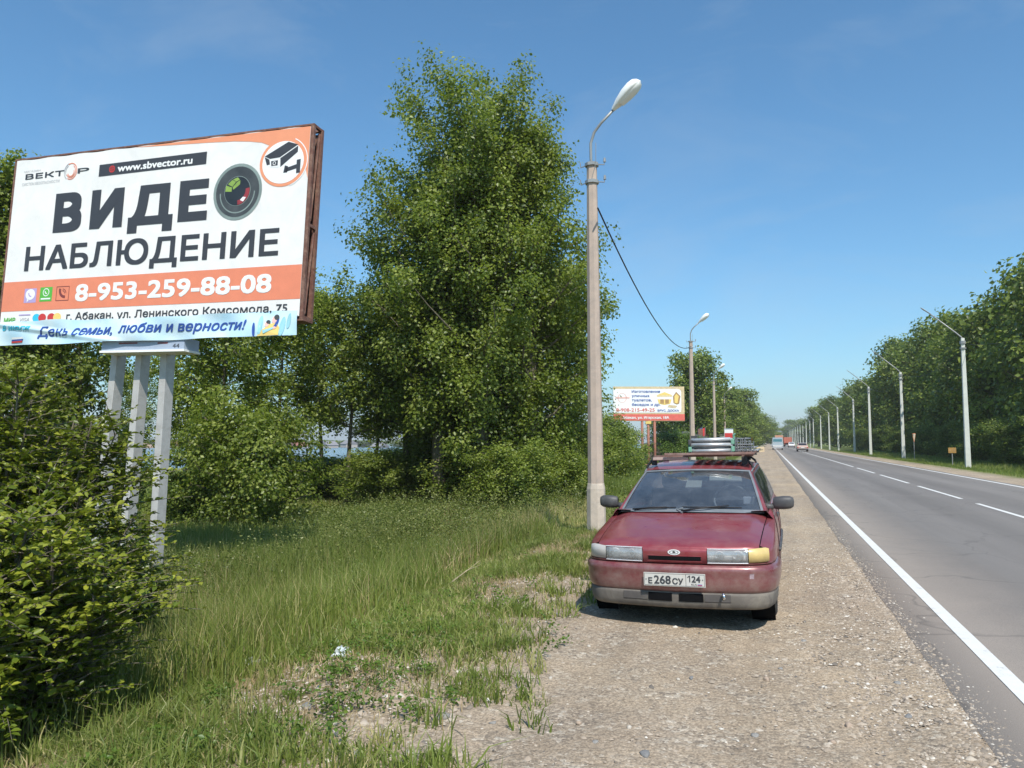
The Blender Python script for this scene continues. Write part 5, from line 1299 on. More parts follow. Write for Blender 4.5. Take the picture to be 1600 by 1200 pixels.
for s in (-1, 1):
    xs = sorted((s * .280, s * .610)); xi = sorted((s * .616, s * .775))
    hl = seg(xs[0], xs[1], [(-.10, .700), (-.05, .695), (-.045, .585), (-.10, .580)], 14).build('headlight', M['silver'], car, smooth=True)
    seg(xs[0], xs[1], [(-.02, .704), (.006, .700), (.010, .65), (.008, .585), (-.02, .578)], 14).build('headlight_lens', M['lens_glass'], hl, smooth=True)
    # rim of the lens and the bulb bowls
    for zz in (.700, .582):
        seg(xs[0], xs[1], [(.009, zz - .003), (.012, zz), (.009, zz + .003)], 12).build('lens_rim', M['silver'], hl)
    for cx, rr in ((s * .53, .042), (s * .38, .038)):
        mb = MB(); mb.lathe([(rr, -.002), (rr * 1.12, .004), (rr * .9, .025), (rr * .5, .045), (.006, .05)], 20, 'y', (cx, .055 if abs(cx) > .5 else .03, .640)); mb.build('bulb_bowl', M['silver'], hl, smooth=True)
        mb = MB(); mb.lathe([(.001, -.004), (.014, 0), (.014, .03)], 12, 'y', (cx, .060 if abs(cx) > .5 else .035, .640)); mb.build('bulb', M['steel_grey'], hl, smooth=True)
    il = seg(xi[0], xi[1], [(-.03, .704), (.004, .698), (.008, .65), (.006, .59), (-.03, .582)], 12).build('indicator_lamp', M['amber'] if s > 0 else M['clear_dull'], car, smooth=True)
    il['label'] = 'faded yellow indicator' if s > 0 else 'clouded clear indicator'
    seg(min(s * .275, s * .80), max(s * .275, s * .80), [(-.04, .585), (.008, .580), (.006, .572), (-.04, .568)], 14).build('filler_strip', M['burgundy_dull'], car)
mb = MB(); sweep(mb, path_at(-.80), path_at(.80), [(-.13, .72), (-.115, .56)], 40); mb.build('lamp_recess', M['black'], car)
# number plate
mb = MB(); mb.box(-.262, .262, -.048, -.042, .382, .496); npl = mb.build('number_plate', M['plate'], car, bevel=.002)
def pm_(u, w, d=0.0): return (u, -.048 - d, w)
fr = [[(-.256, .388), (.256, .388), (.256, .391), (-.256, .391)], [(-.256, .487), (.256, .487), (.256, .490), (-.256, .490)], [(-.256, .388), (-.253, .388), (-.253, .490), (-.256, .490)], [(.253, .388), (.256, .388), (.256, .490), (.253, .490)], [(.098, .388), (.1015, .388), (.1015, .490), (.098, .490)]]
flat(pm_, fr, M['p_black'], npl, 'plate_border', .001)
lettering('Е', pm_, -.222, -.186, .402, .454, M['p_black'], npl, .002, .002)
lettering('268', pm_, -.172, -.028, .402, .476, M['p_black'], npl, .002, .002)
lettering('СУ', pm_, -.016, .078, .402, .454, M['p_black'], npl, .002, .002)
lettering('24', pm_, .148, .222, .424, .480, M['p_black'], npl, .002, .002)
flat(pm_, [[(.128, .424), (.1365, .424), (.1365, .480), (.128, .480)], [(.128, .480), (.128, .469), (.113, .459), (.113, .467)]], M['p_black'], npl, 'lettering', .002)
lettering('RUS', pm_, .145, .190, .397, .413, M['p_black'], npl, .002, .0)
flat(pm_, [[(.197, .397), (.235, .397), (.235, .402), (.197, .402)]], M['p_red'], npl, 'flag_mark', .002)
flat(pm_, [[(.197, .402), (.235, .402), (.235, .408), (.197, .408)]], M['p_blue'], npl, 'flag_mark', .002)
flat(pm_, [ell(-.241, .437, .005, .005, n=10), ell(.240, .445, .005, .005, n=10)], M['p_black'], npl, 'plate_screw', .002)
# --- upper body surfaces
def Wf_(y):  # half width at the waist
    return float(np.interp(y, [.165, .25, .36, .5, .7, 1.2, 2.2, 3.2, 4.0, 4.25], [.762, .803, .826, .834, .838, .842, .845, .838, .80, .74]))
def nose_y(x): return float(np.interp(path_at(x), ARC, PATH[:, 1]))
def zc_(y): return float(np.interp(y, [0, .06, .2, .45, .8, 1.25, 1.4], [.706, .722, .762, .812, .868, .922, .935]))
def top_z(x, y):
    ax = abs(x)
    bulge = .010 * max(0, 1 - abs(ax - .42) / .10)
    return zc_(y) - .022 * (ax / .7) ** 2 - .075 * max(0, (ax - .60) / .22) ** 1.9 - bulge * 0
def cowl_y(x): return 1.10 + .13 * (abs(x) / .70) ** 2
def hood_x(y): return float(np.interp(y, [.0, .2, .7, 1.25], [.695, .735, .745, .735]))
P = []
for i in range(31):
    t = i / 30; row = []
    for j in range(41):
        q = -1 + 2 * j / 40
        xe = .70 + .04 * t; x = q * xe
        y0 = nose_y(x) + .004; y = y0 + (cowl_y(x) - y0) * t
        z = top_z(x, y) + .006 - (0.016 * (1 - t * 18) if t < 0.055 else 0)
        row.append((x, y, z))
    P.append(row)
P.insert(0, [(x, y + .015, z - .018) for x, y, z in P[0]])
mb = MB(); mb.grid(P); hood = mb.build('bonnet', M['burgundy'], car, smooth=True)
# black sheet added under the bonnet, colours the seam gaps as shade
P = []
for i in range(16):
    t = i / 15; row = []
    for j in range(31):
        q = -1 + 2 * j / 30; x = q * .79; y0 = nose_y(x) + .03; y = y0 + (cowl_y(x) + .15 - y0) * t
        row.append((x, y, top_z(x, y) - .014))
    P.append(row)
mb = MB(); mb.grid(P); mb.build('seam_shade_sheet', M['black'], car)
YA, YR, RW = .83, 3.32, .335
def side_x(y, z):
    w = Wf_(y)
    p = float(np.interp(z, [.18, .25, .35, .50, .60, .72, .82, .90, .95], [.955, .972, .990, 1.0, 1.0, .992, .975, .950, .925]))
    return w * p
def belt_z(y): return float(np.interp(y, [.165, .3, .6, 1.0, 1.3, 2.2, 4.2], [.655, .690, .755, .82, .875, .905, .93]))
def zmin(y):
    z = .215 if y > .66 else .572
    for yc in (YA, YR):
        d = abs(y - yc)
        if d < RW: z = max(z, .285 + math.sqrt(RW * RW - d * d) - 0.0)
    return z
ys = sorted(set(list(np.round(np.arange(.175, 4.26, .05), 3)) + [round(YA + s * RW * f, 3) for s in (-1, 1) for f in (.9, .97, .995)] + [round(YR + s * RW * f, 3) for s in (-1, 1) for f in (.9, .97, .995)] + [.655, .665]))
for s in (-1, 1):
    P = []
    for y in ys:
        z0, z1 = zmin(y), belt_z(y)
        row = [(s * (side_x(y, z0) - .03), y, z0 + .002)]
        for k in range(13):
            z = z0 + (z1 - z0) * k / 12
            row.append((s * side_x(y, z), y, z))
        # roll over to the bonnet line / window line
        if y < 1.26:
            xi = (.70 + .04 * min(1, y / 1.2)) + .004; zt = top_z(xi, y) + .004
            xs_, zs_ = side_x(y, z1), z1
            for k in (1, 2, 3, 4, 5):
                f = k / 5; row.append((s * (xs_ + (xi - xs_) * f ** 1.2), y, zs_ + (zt - zs_) * (1 - (1 - f) ** 1.7)))
        else:
            xs_, zs_ = side_x(y, z1), z1; xi, zt = .765, .93 + .02 * min(1, (y - 1.26) / 1)
            xi = min(xi, Wf_(y) * .91)
            for k in (1, 2, 3, 4, 5):
                f = k / 5; row.append((s * (xs_ + (xi - xs_) * f ** 1.2), y, zs_ + (zt - zs_) * (1 - (1 - f) ** 1.7)))
        P.append(row if s > 0 else row[::-1])
    mb = MB(); mb.grid(P); mb.build('body_side', M['burgundy'], car, smooth=True)
    # door seams, handle, moulding
    for y in (1.30, 2.18, 3.02):
        mb = MB(); mb.tube([(s * (side_x(y, z) + .001), y, z) for z in np.linspace(.26, .88, 10)], .004, 4); mb.build('door_seam', M['black'], car)
    mb = MB(); mb.tube([(s * (side_x(y, .56) + .006), y, .56) for y in np.linspace(1.20, 2.95, 14)], .018, 6); mb.build('side_moulding', M['plastic'], car, smooth=True)
    for y in (2.02, 2.86):
        mb = MB(); mb.box(-.012, .012, -.08, .08, -.018, .018); mb.build('door_handle', M['plastic'], car, bevel=.006, loc=(s * (side_x(y, .83) + .008), y, .83))
# wheel housings and wheels
for yc in (YA, YR):
    for s in (-1, 1):
        mb = MB(); mb.lathe([(.334, -.12), (.334, .085)], 28, 'x', (0, 0, 0)); mb.build('wheel_arch_liner', M['black'], car, loc=(s * .715, yc, .285))
        w = bpy.data.objects.new('wheel', None); link(w, car); w.location = (s * .725, yc, .283)
        mb = MB(); mb.lathe([(.20, -.085), (.245, -.088), (.272, -.075), (.284, -.05), (.287, 0), (.284, .05), (.272, .075), (.245, .088), (.20, .085)], 40, 'x')
        for k in range(60):
            a = 2 * math.pi * k / 60
            for dx in (-.045, 0.0, .045):
                ca, sa = math.cos(a), math.sin(a); cb, sb = math.cos(a + .06), math.sin(a + .06)
                mb.add([(dx - .018, .284 * ca, .284 * sa), (dx + .018, .284 * ca, .284 * sa), (dx + .018, .2905 * ca, .2905 * sa), (dx - .018, .2905 * ca, .2905 * sa), (dx - .018, .2905 * cb, .2905 * sb), (dx + .018, .2905 * cb, .2905 * sb), (dx + .018, .284 * cb, .284 * sb), (dx - .018, .284 * cb, .284 * sb)], [(0, 1, 2, 3), (3, 2, 5, 4), (4, 5, 6, 7)])
        mb.build('tyre', M['rubber'], w, smooth=False)
        mb = MB(); mb.lathe([(.205, s * .075), (.19, s * .07), (.175, s * .03), (.10, s * .045), (.06, s * .06), (.001, s * .062)], 28, 'x'); mb.build('rim', M['rim'], w, smooth=True)
# underbody
mb = MB(); mb.box(-.66, .66, .16, 4.1, .20, .50); mb.build('underbody', M['black'], car)
# --- windscreen
def ws(q, t, off=0.0):
    """q across -1..1, t up 0..1"""
    hw = .715 + (.565 - .715) * t
    yb, yt = cowl_y(q * .70) + .015, 1.865 + .09 * q * q
    x = q * hw; y = yb + (yt - yb) * t; z = (.930 - .018 * q * q) + (1.318 - .02 * q * q - (.930 - .018 * q * q)) * t + .018 * math.sin(math.pi * t)
    return (x, y - off, z + off * .8)
mb = MB(); mb.grid([[ws(-0.985 + 1.97 * j / 24, .02 + .95 * i / 12, .004) for j in range(25)] for i in range(13)]); wsc = mb.build('windscreen', M['glass'], car, smooth=True)
def strip(q0, q1, t0, t1, off, mat, name, n=14, parent=car):
    mb = MB(); mb.grid([[ws(q0 + (q1 - q0) * j / n, t0 + (t1 - t0) * i / n, off) for j in range(n + 1)] for i in range(n + 1)]); return mb.build(name, M[mat], parent, smooth=True)
strip(-1, 1, -.035, .030, .009, 'seal', 'windscreen_seal'); strip(-1, 1, .955, 1.0, .009, 'seal', 'windscreen_seal')
strip(-1, -.965, 0, 1, .010, 'seal', 'windscreen_seal'); strip(.965, 1, 0, 1, .010, 'seal', 'windscreen_seal')
# --- roof
def zr_(y): return float(np.interp(y, [1.86, 2.0, 2.3, 2.8, 3.5, 4.0, 4.1], [1.322, 1.352, 1.390, 1.408, 1.385, 1.335, 1.31]))
def rx_(y): return float(np.interp(y, [1.86, 2.3, 3.0, 4.1], [.572, .600, .605, .575]))
P = []
for i in range(26):
    row = []
    for j in range(25):
        q = -1 + 2 * j / 24; y0 = 1.868 + .09 * q * q; y = y0 + (4.08 - y0) * i / 25
        row.append((q * rx_(y), y, zr_(y) - .018 * q * q - .035 * abs(q) ** 8))
    P.append(row)
mb = MB(); mb.grid(P); mb.build('roof', M['burgundy'], car, smooth=True)
# --- cabin sides: function of q (rearwards) and h (up)
def cs(s, q, h, off=0.0):
    y0 = 1.245 + (1.955 - 1.245) * h; y1 = 4.20 + (4.06 - 4.20) * h; y = y0 + (y1 - y0) * q
    xb = .742 + .025 * min(1, q * 4) - .04 * max(0, q - .8) * 5 * .5; xt = rx_(y) - .002
    x = xb + (xt - xb) * h + .016 * math.sin(math.pi * h); zt = zr_(y) - .053
    z = .925 + .02 * min(1, q * 3) + (zt - .925 - .02 * min(1, q * 3)) * h
    return (s * (x + off), y, z + off * .4)
for s in (-1, 1):
    def patch(q0, q1, h0, h1, off, mat, name, parent=car, n=10, m=6):
        G = [[cs(s, q0 + (q1 - q0) * i / n, h0 + (h1 - h0) * j / m, off) for j in range(m + 1)] for i in range(n + 1)]
        if s < 0: G = G[::-1]
        mb = MB(); mb.grid(G); return mb.build(name, M[mat], parent, smooth=True)
    patch(0, 1, 0, 1, 0, 'burgundy', 'cabin_side', n=24)
    patch(.035, .95, .06, .93, .004, 'plastic', 'window_frame', n=24)
    for a_, b_ in ((.07, .325), (.355, .615), (.655, .93)):
        patch(a_, b_, .10, .88, .008, 'darkglass', 'side_window')
    # pillar between windscreen and side
    G = [[tuple(np.array(ws(s * 1.0, t, .006)) * (1 - f) + np.array(cs(s, 0.0, t, .001)) * f + np.array([s * .004 * math.sin(math.pi * f), 0, .006 * math.sin(math.pi * f)])) for f in (0, .33, .66, 1)] for t in np.linspace(0, 1, 12)]
    if s < 0: G = [g[::-1] for g in G]
    mb = MB(); mb.grid(G); mb.build('windscreen_pillar', M['burgundy'], car, smooth=True)
    mb = MB(); mb.tube([cs(s, q, 1.0, .004) for q in np.linspace(0, 1, 20)], .010, 6); mb.build('roof_gutter', M['seal'], car, smooth=True)
    # rear pillar base plate joining bonnet and cabin
    mb = MB(); mb.grid([[(s * .80, y, .86), (s * .74, y, .935), (s * .60, y, .93)] for y in (1.16, 1.3, 2.0, 4.1)]); mb.build('waist_panel', M['burgundy_dull'], car)
    # mirror
    hs = []
    for l, w, h in ((0, .035, .048), (.02, .05, .062), (.10, .052, .068), (.165, .048, .063), (.195, .03, .045), (.202, .006, .01)):
        hs.append([(s * (.80 + l), 1.50 + w * math.cos(k) * (1 if math.cos(k) < 0 else .7), .985 + l * .05 + h * (abs(math.sin(k)) ** .7) * (1 if math.sin(k) >= 0 else -1)) for k in [2 * math.pi * j / 20 for j in range(21)]])
    mb = MB(); mb.grid(hs); mir = mb.build('door_mirror', M['plastic'], car, smooth=True)
    mb = MB(); mb.tube([(s * .72, 1.46, .945), (s * .77, 1.485, .95), (s * .82, 1.50, .96)], [.045, .03, .03], 8); mb.build('mirror_arm', M['plastic'], mir, smooth=True)
# tailgate
mb = MB(); mb.grid([[(x, 4.06 + .14 * (1 - k / 6), zr_(4.06) - .05 - (zr_(4.06) - .05 - .35) * (1 - k / 6) * 1.0) for x in np.linspace(-.56 - .17 * (1 - k / 6), .56 + .17 * (1 - k / 6), 9)] for k in range(7)]); mb.build('tailgate', M['burgundy'], car, smooth=True)
# cowl, wipers
mb = MB(); mb.grid([[(x, cowl_y(x) - .03, top_z(x, cowl_y(x)) - .008) for x in np.linspace(-.72, .72, 25)], [(x, cowl_y(x) + .03, top_z(x, cowl_y(x)) + .004) for x in np.linspace(-.72, .72, 25)]]); mb.build('cowl_panel', M['seal'], car)
def wiper(q0, t0, q1, t1, q2, t2):
    mb = MB(); mb.tube([ws(q0, t0, .02), ws((q0 + q1) / 2, (t0 + t1) / 2, .035), ws(q1, t1, .03)], [.010, .008, .006], 5); w = mb.build('wiper_arm', M['cable'], car, smooth=True)
    mb = MB(); mb.tube([ws(q2[0], t2[0], .018), ws(q2[1], t2[1], .022)], .007, 5); mb.build('wiper_blade', M['cable'], w)
wiper(-.10, -.03, .55, .07, (-.10, .72), (.05, .045)); wiper(-.78, .0, -.30, .03, (-.82, -.18), (.015, .035))
mb = MB(); mb.tube([ws(-.08, -.05, .01), ws(-.16, 0, .015), ws(-.08, .03, .015)], .012, 5); mb.build('washer_nozzle', M['seal'], car)
# --- interior
mb = MB(); mb.grid([[(x, y, z) for x in np.linspace(-.70, .70, 9)] for y, z in ((1.16, .915), (1.35, .93), (1.60, .945), (1.78, .93), (1.82, .80), (1.82, .5))]); mb.build('dashboard', M['dash'], car, smooth=True)
mb = MB(); mb.box(-.66, .66, 1.8, 4.0, .38, .42); mb.build('cabin_floor', M['black'], car)
for x in (-.36, .36):
    mb = MB(); mb.box(x - .24, x + .24, 2.42, 2.52, .50, 1.08); st = mb.build('seat', M['seat'], car, bevel=.04)
    mb = MB(); mb.box(x - .12, x + .12, 2.50, 2.57, 1.09, 1.24); mb.build('headrest', M['seat'], st, bevel=.03)
mb = MB(); mb.box(-.60, .60, 3.2, 3.3, .5, 1.05); mb.build('rear_seat', M['seat'], car, bevel=.03)
mb = MB(); ringp = []
c0 = Vector((.36, 1.92, .985)); ax = Vector((0, -.82, .57)); e1 = Vector((1, 0, 0)); e2 = ax.cross(e1)
mb.tube([tuple(c0 + e1 * .18 * math.cos(a) + e2 * .18 * math.sin(a)) for a in np.linspace(0, 2 * math.pi, 33)], .013, 8, cap=False); stw = mb.build('steering_wheel', M['steel_grey'], car, smooth=True)
mb = MB(); mb.tube([tuple(c0 - e1 * .17), tuple(c0), tuple(c0 + e1 * .17)], [.015, .05, .015], 6); mb.build('wheel_hub', M['dash'], stw)
def visor(q0, q1, t0, t1, mat, name, off=-.05):
    mb = MB(); mb.grid([[ws(q0, t0, off), ws(q1, t0, off)], [ws(q0, t1, off), ws(q1, t1, off)]]); return mb.build(name, M[mat], car, solid=.012)
visor(.25, .82, .80, .94, 'cream', 'sun_visor'); visor(-.15, .12, .62, .92, 'cream', 'sun_visor', -.06)
mb = MB(); mb.box(-.11, .11, -.02, .02, -.035, .035); mb.build('rear_view_mirror', M['dash'], car, bevel=.015, loc=(.02, 1.80, 1.225))
mb = MB(); mb.box(.50, .62, 1.62, 1.66, .96, 1.04); mb.build('dash_sticker', M['wheelwhite'], car, bevel=.01)
# --- roof rack
for y in (2.15, 3.05):
    rr = MB(); rr.box(-.50, .60, y - .018, y + .018, 1.452, 1.474); rb = rr.build('rack_bar', M['plank'] if y < 3 else M['steel_grey'], car)
    for s in (-1, 1):
        mb = MB(); mb.box(s * .50 - .028, s * .50 + .028, y - .035, y + .035, zr_(y) - .01, 1.452); mb.tube([(s * .60, y, zr_(y) - .07), (s * .575, y, zr_(y) - .01), (s * .50, y, 1.45)], .015, 6); mb.build('rack_foot', M['cable'], rb, bevel=.008)
rr = MB(); rr.box(-.50, -.10, 2.03, 2.10, 1.420, 1.452); rr.build('rack_board', M['plank_pale'], car, bevel=.006)
rr = MB(); rr.box(-.36, .62, 1.98, 2.03, 1.474, 1.500); rr.build('rack_board', M['plank'], car, bevel=.004)
for k in range(6):
    x = -.06 + .125 * k
    rr = MB(); rr.box(x - .045, x + .045, 2.0, 3.6, 1.480, 1.500); rr.build('rack_slat', M['plank'], car, bevel=.003)

# --- the load on the rack
CL = np.array(car.location)
def on_rack(name, label, cat): 
    return thing(name, (CL[0] + .2, CL[1] + 2.5, 1.50), 0, label, cat, rot=(0, R(-1.1), 0))
ld = on_rack('folding_ladder', 'folded grey aluminium ladder lying on the rack of the parked car', 'ladder')
for k, (z, yo, m) in enumerate([(.020, 0, 'alu'), (.054, .02, 'alu_dark'), (.086, -.01, 'alu'), (.116, .03, 'alu_dark'), (.142, .0, 'alu')]):
    mb = MB(); tilt = random.uniform(-.012, .012)
    mb.tube([(-.235, -.46 + yo, z - tilt), (.19, -.46 + yo, z + tilt)], .017 + .004 * (k % 2 == 0), 8); mb.build('cross_tube', M[m], ld, smooth=True)
    for x in (-.22, .20):
        mb = MB(); mb.box(x - .013, x + .013, -.47 + yo, 1.0 + yo, z - .018, z + .016); mb.build('side_rail', M[m], ld)
    for q in range(1, 6):
        mb = MB(); mb.tube([(-.22, -.46 + .26 * q + yo, z), (.20, -.46 + .26 * q + yo, z)], .013, 6); mb.build('rung', M['alu_dark'], ld)
for x in (-.25, .215):
    for z in (.03, .11):
        mb = MB(); mb.box(x - .018, x + .018, -.49, -.43, z - .022, z + .035); mb.build('end_cap', M['green_tape'] if z < .1 or x > 0 else M['plastic'], ld, bevel=.005)
mb = MB()
for k in range(10):
    mb.box(-.24, -.19, -.44 + .02 * k, -.43 + .02 * k, .0, .19)
mb.build('hinge_plate', M['plastic'], ld)
bd = thing('scaffold_bundle', (CL[0] + .2, CL[1] + 2.5, 1.50), 0, 'bundle of thin grey metal grid frames beside the ladder on the rack', 'frames', rot=(0, R(-1.1), 0))
rr_ = random.Random(5)
for k in range(5):
    z = .012 + .034 * k; x1 = .235 + .01 * rr_.random(); x2 = .47 - .03 * k
    mb = MB()
    for x in (x1, x2): mb.tube([(x, -.40, z), (x + rr_.uniform(-.02, .02), 1.2, z + .005)], .010, 5)
    mb.build('frame_rail', M['alu_dark'], bd, smooth=True)
    for q in range(14):
        y = -.39 + .11 * q + rr_.uniform(-.02, .02)
        mb = MB(); mb.tube([(x1, y, z), (x2, y + rr_.uniform(-.04, .04), z)], .006, 4); mb.build('frame_bar', M['alu' if q % 2 else 'alu_dark'], bd)
for k in range(9):
    x = .24 + .024 * k
    mb = MB(); mb.tube([(x, -.405, .005), (x + rr_.uniform(-.01, .01), -.405, .165 - .006 * k)], .006, 4); mb.build('upright_bar', M['alu_dark'], bd)
st_ = thing('strap', (CL[0] + .2, CL[1] + 2.5, 1.50), 0, 'green strap tying the metal bundle to the rack', 'strap', rot=(0, R(-1.1), 0))
mb = MB(); mb.tube([(.225, -.36, -.01), (.222, -.36, .195), (.245, -.36, .2)], .012, 4); mb.tube([(-.262, -.40, -.01), (-.262, -.40, .10)], .012, 4); mb.build('webbing', M['green_tape'], st_)

# ================================================================ TRAFFIC FAR DOWN THE ROAD
def shell(mb, prof, w0, w1, taper_z=None):
    """prof: side outline (y,z); body extruded across x with rounded shoulders"""
    n = len(prof)
    secs = [(-w0, .04), (-w0 * .97, 0), (w0 * .97, 0), (w0, .04)]
    cy = sum(p[0] for p in prof) / n; cz = sum(p[1] for p in prof) / n
    vs = []
    for x, ins in secs:
        for (y, z) in prof:
            k = w1(z) if callable(w1) else 1
            vs.append((x * k, y + (cy - y) * ins * .4, z + (cz - z) * ins * .4))
    fs = [(i * n + j, i * n + (j + 1) % n, (i + 1) * n + (j + 1) % n, (i + 1) * n + j) for i in range(3) for j in range(n)]
    fs += [tuple(range(n))[::-1], tuple(3 * n + j for j in range(n))]
    return mb.add(vs, fs)
def small_wheels(t, ys_, x, r=.31, w=.2):
    for y in ys_:
        for s in (-1, 1):
            mb = MB(); mb.lathe([(.001, -w / 2), (r * .9, -w / 2), (r, -w / 4), (r, w / 4), (r * .9, w / 2), (.001, w / 2)], 16, 'x', (s * x, y, r)); mb.build('wheel', M['rubber'], t, smooth=False)
def sedan(loc, rz, paint, label, hatch=False):
    t = thing('moving_car', loc, rz, label, 'car')
    tap = lambda z: 1.0 if z < .85 else 1.0 - (z - .85) * .42
    if hatch: prof = [(0, .25), (0, .75), (.12, .85), (.9, .95), (1.5, 1.40), (3.1, 1.45), (3.75, 1.0), (3.85, .8), (3.85, .25)]
    else: prof = [(0, .25), (0, .78), (.10, .92), (.65, .98), (1.15, 1.36), (2.35, 1.40), (3.05, .95), (4.1, .78), (4.25, .6), (4.25, .25)]
    mb = MB(); shell(mb, prof, .83, tap); mb.build('body', paint, t, bevel=.03)
    b = prof[3]; c = prof[4]
    def gl(y0, z0, y1, z1, name, out):
        dy, dz = y1 - y0, z1 - z0; L_ = math.hypot(dy, dz); ny, nz = -dz / L_ * out, dy / L_ * out
        mb = MB(); a_ = .12; p = [(y0 + dy * a_, z0 + dz * a_), (y0 + dy * .88, z0 + dz * .88)]
        mb.add([(-.66 * 1 , p[0][0] + ny, p[0][1] + nz), (.66, p[0][0] + ny, p[0][1] + nz), (.54, p[1][0] + ny, p[1][1] + nz), (-.54, p[1][0] + ny, p[1][1] + nz)], [(0, 1, 2, 3)])
        mb.build(name, M['darkglass'], t)
    gl(b[0], b[1], c[0], c[1], 'rear_window', .012)
    for s in (-1, 1):
        mb = MB(); mb.add([(s * .81, 1.0 if not hatch else 1.2, .96), (s * .81, 3.0, .96), (s * .67, 2.3, 1.32), (s * .67, 1.3 if not hatch else 1.55, 1.32)], [(0, 1, 2, 3)]); mb.build('side_window', M['darkglass'], t)
        mb = MB(); mb.box(s * .72 - .10, s * .72 + .10, -.015, .05, .62, .76); mb.build('tail_light', M['p_red'], t)
    mb = MB(); mb.box(-.84, .84, -.05, .1, .28, .48); mb.build('bumper', M['plastic'], t, bevel=.02)
    mb = MB(); mb.box(-.26, .26, -.03, .0, .56, .67); mb.build('number_plate', M['p_white'], t)
    small_wheels(t, (.75, 3.4), .74)
    return t
beige = car_paint('beige_rose_paint', (.50, .36, .30), amt=.15)
white_p = simple('white_car_paint', (.78, .78, .78), .3, coat=.5)
def road_pt(u, z):
    p = at(u, 690, z); return (p[0], p[1], .03)
sedan(road_pt(1254, 122), 0.0, beige, 'beige saloon driving away down the far lane')
sedan(road_pt(1237, 205), 0.0, white_p, 'small white car between the red lorry and the beige saloon', True)
# minibus coming towards us
t = thing('minibus', road_pt(1215, 150), 0, 'blue-grey minibus approaching in the near lane', 'minibus')
mb = MB(); shell(mb, [(0, .35), (-.02, .95), (.10, 1.15), (.45, 2.15), (.75, 2.40), (5.3, 2.42), (5.4, .35)], 1.02, lambda z: 1 - max(0, z - 1) * .06); mb.build('body', simple('blue_grey_bus_paint', (.22, .27, .30), .4, coat=.4), t, bevel=.04)
mb = MB(); mb.add([(-.88, .125, 1.2), (.88, .125, 1.2), (.80, .415, 2.08), (-.80, .415, 2.08)], [(0, 1, 2, 3)]); mb.build('windscreen', simple('bus_windscreen', (.05, .15, .17), .1, spec=.8), t)
mb = MB(); mb.box(-.85, .85, -.045, 0, .62, .84); mb.build('grille', M['p_white'], t)
for s in (-1, 1):
    mb = MB(); mb.box(s * .78 - .15, s * .78 + .15, -.06, 0, .68, .88); mb.build('headlight', M['silver'], t)
    mb = MB(); mb.box(s * 1.12 - .07, s * 1.12 + .07, .35, .45, 1.35, 1.75); mb.build('mirror', M['plastic'], t)
    mb = MB(); mb.add([(s * 1.02, .8, 1.3), (s * 1.02, 4.9, 1.3), (s * .975, 4.9, 1.95), (s * .975, .9, 1.95)], [(0, 1, 2, 3)]); mb.build('side_window', M['darkglass'], t)
mb = MB(); mb.box(-1.0, 1.0, -.08, .1, .32, .55); mb.build('bumper', M['p_grey'], t, bevel=.02)
small_wheels(t, (.9, 4.2), .88, .36)
# orange topped lorry behind the minibus
def lorry(loc, label, cabc, bodyc, rear=True, L_=6.2, top=3.0):
    t = thing('lorry', loc, 0, label, 'lorry')
    mb = MB(); mb.box(-1.22, 1.22, 0, L_, 1.15, top); bd_ = mb.build('cargo_body', bodyc, t, bevel=.03)
    for k in range(4):
        mb = MB(); x = -1.0 + k * .667; mb.box(x - .05, x + .05, -.06, -.002, 1.15, top); mb.build('rib', bodyc, bd_)
    mb = MB(); mb.box(-1.15, 1.15, L_ + .2, L_ + 1.9, .7, 2.7); cb = mb.build('cab', cabc, t, bevel=.1)
    mb = MB(); mb.box(-1.0, 1.0, L_ + 1.9, L_ + 1.93, 1.7, 2.5); mb.build('windscreen', M['darkglass'], cb)
    mb = MB(); mb.box(-.5, .5, .1, L_ + 1.8, .75, 1.1); mb.build('chassis', M['black'], t)
    mb = MB(); mb.box(-1.15, 1.15, -.05, .05, .55, .75); mb.build('rear_bumper', M['plastic'], t)
    for s in (-1, 1):
        mb = MB(); mb.box(s * .95 - .13, s * .95 + .13, -.08, -.04, .80, .95); mb.build('tail_light', M['p_red'], t)
    small_wheels(t, (1.2, 2.4, L_ + 1.1), .95, .5, .45)
    return t
orange_l = simple('orange_lorry_paint', (.46, .14, .09), .5, coat=.3, var=.15)
lorry(road_pt(1231, 245), 'red-orange tipper lorry driving away ahead of the white car', orange_l, orange_l)
lo = lorry(road_pt(1217, 250), 'orange lorry mostly hidden behind the minibus', orange_l, simple('pale_orange_paint', (.50, .27, .17), .5), L_=6.0, top=3.6)
lo.rotation_euler[2] = math.pi
# small van parked by the shoulder far away
wv = sedan((-1.6, 420, 0), math.pi, white_p, 'tiny white car parked on the shoulder beyond the minibus', True)

# ================================================================ SIGNS AND SMALL THINGS
def sign_post(name, u, z, h, label, cat):
    p = at(u, 690, z); t = thing(name, (p[0], p[1], gzf(p[0], p[1])), 0, label, cat)
    mb = MB(); mb.tube([(0, 0, -.3), (0, 0, h)], .035, 6); mb.build('post', M['steel_grey'], t); return t
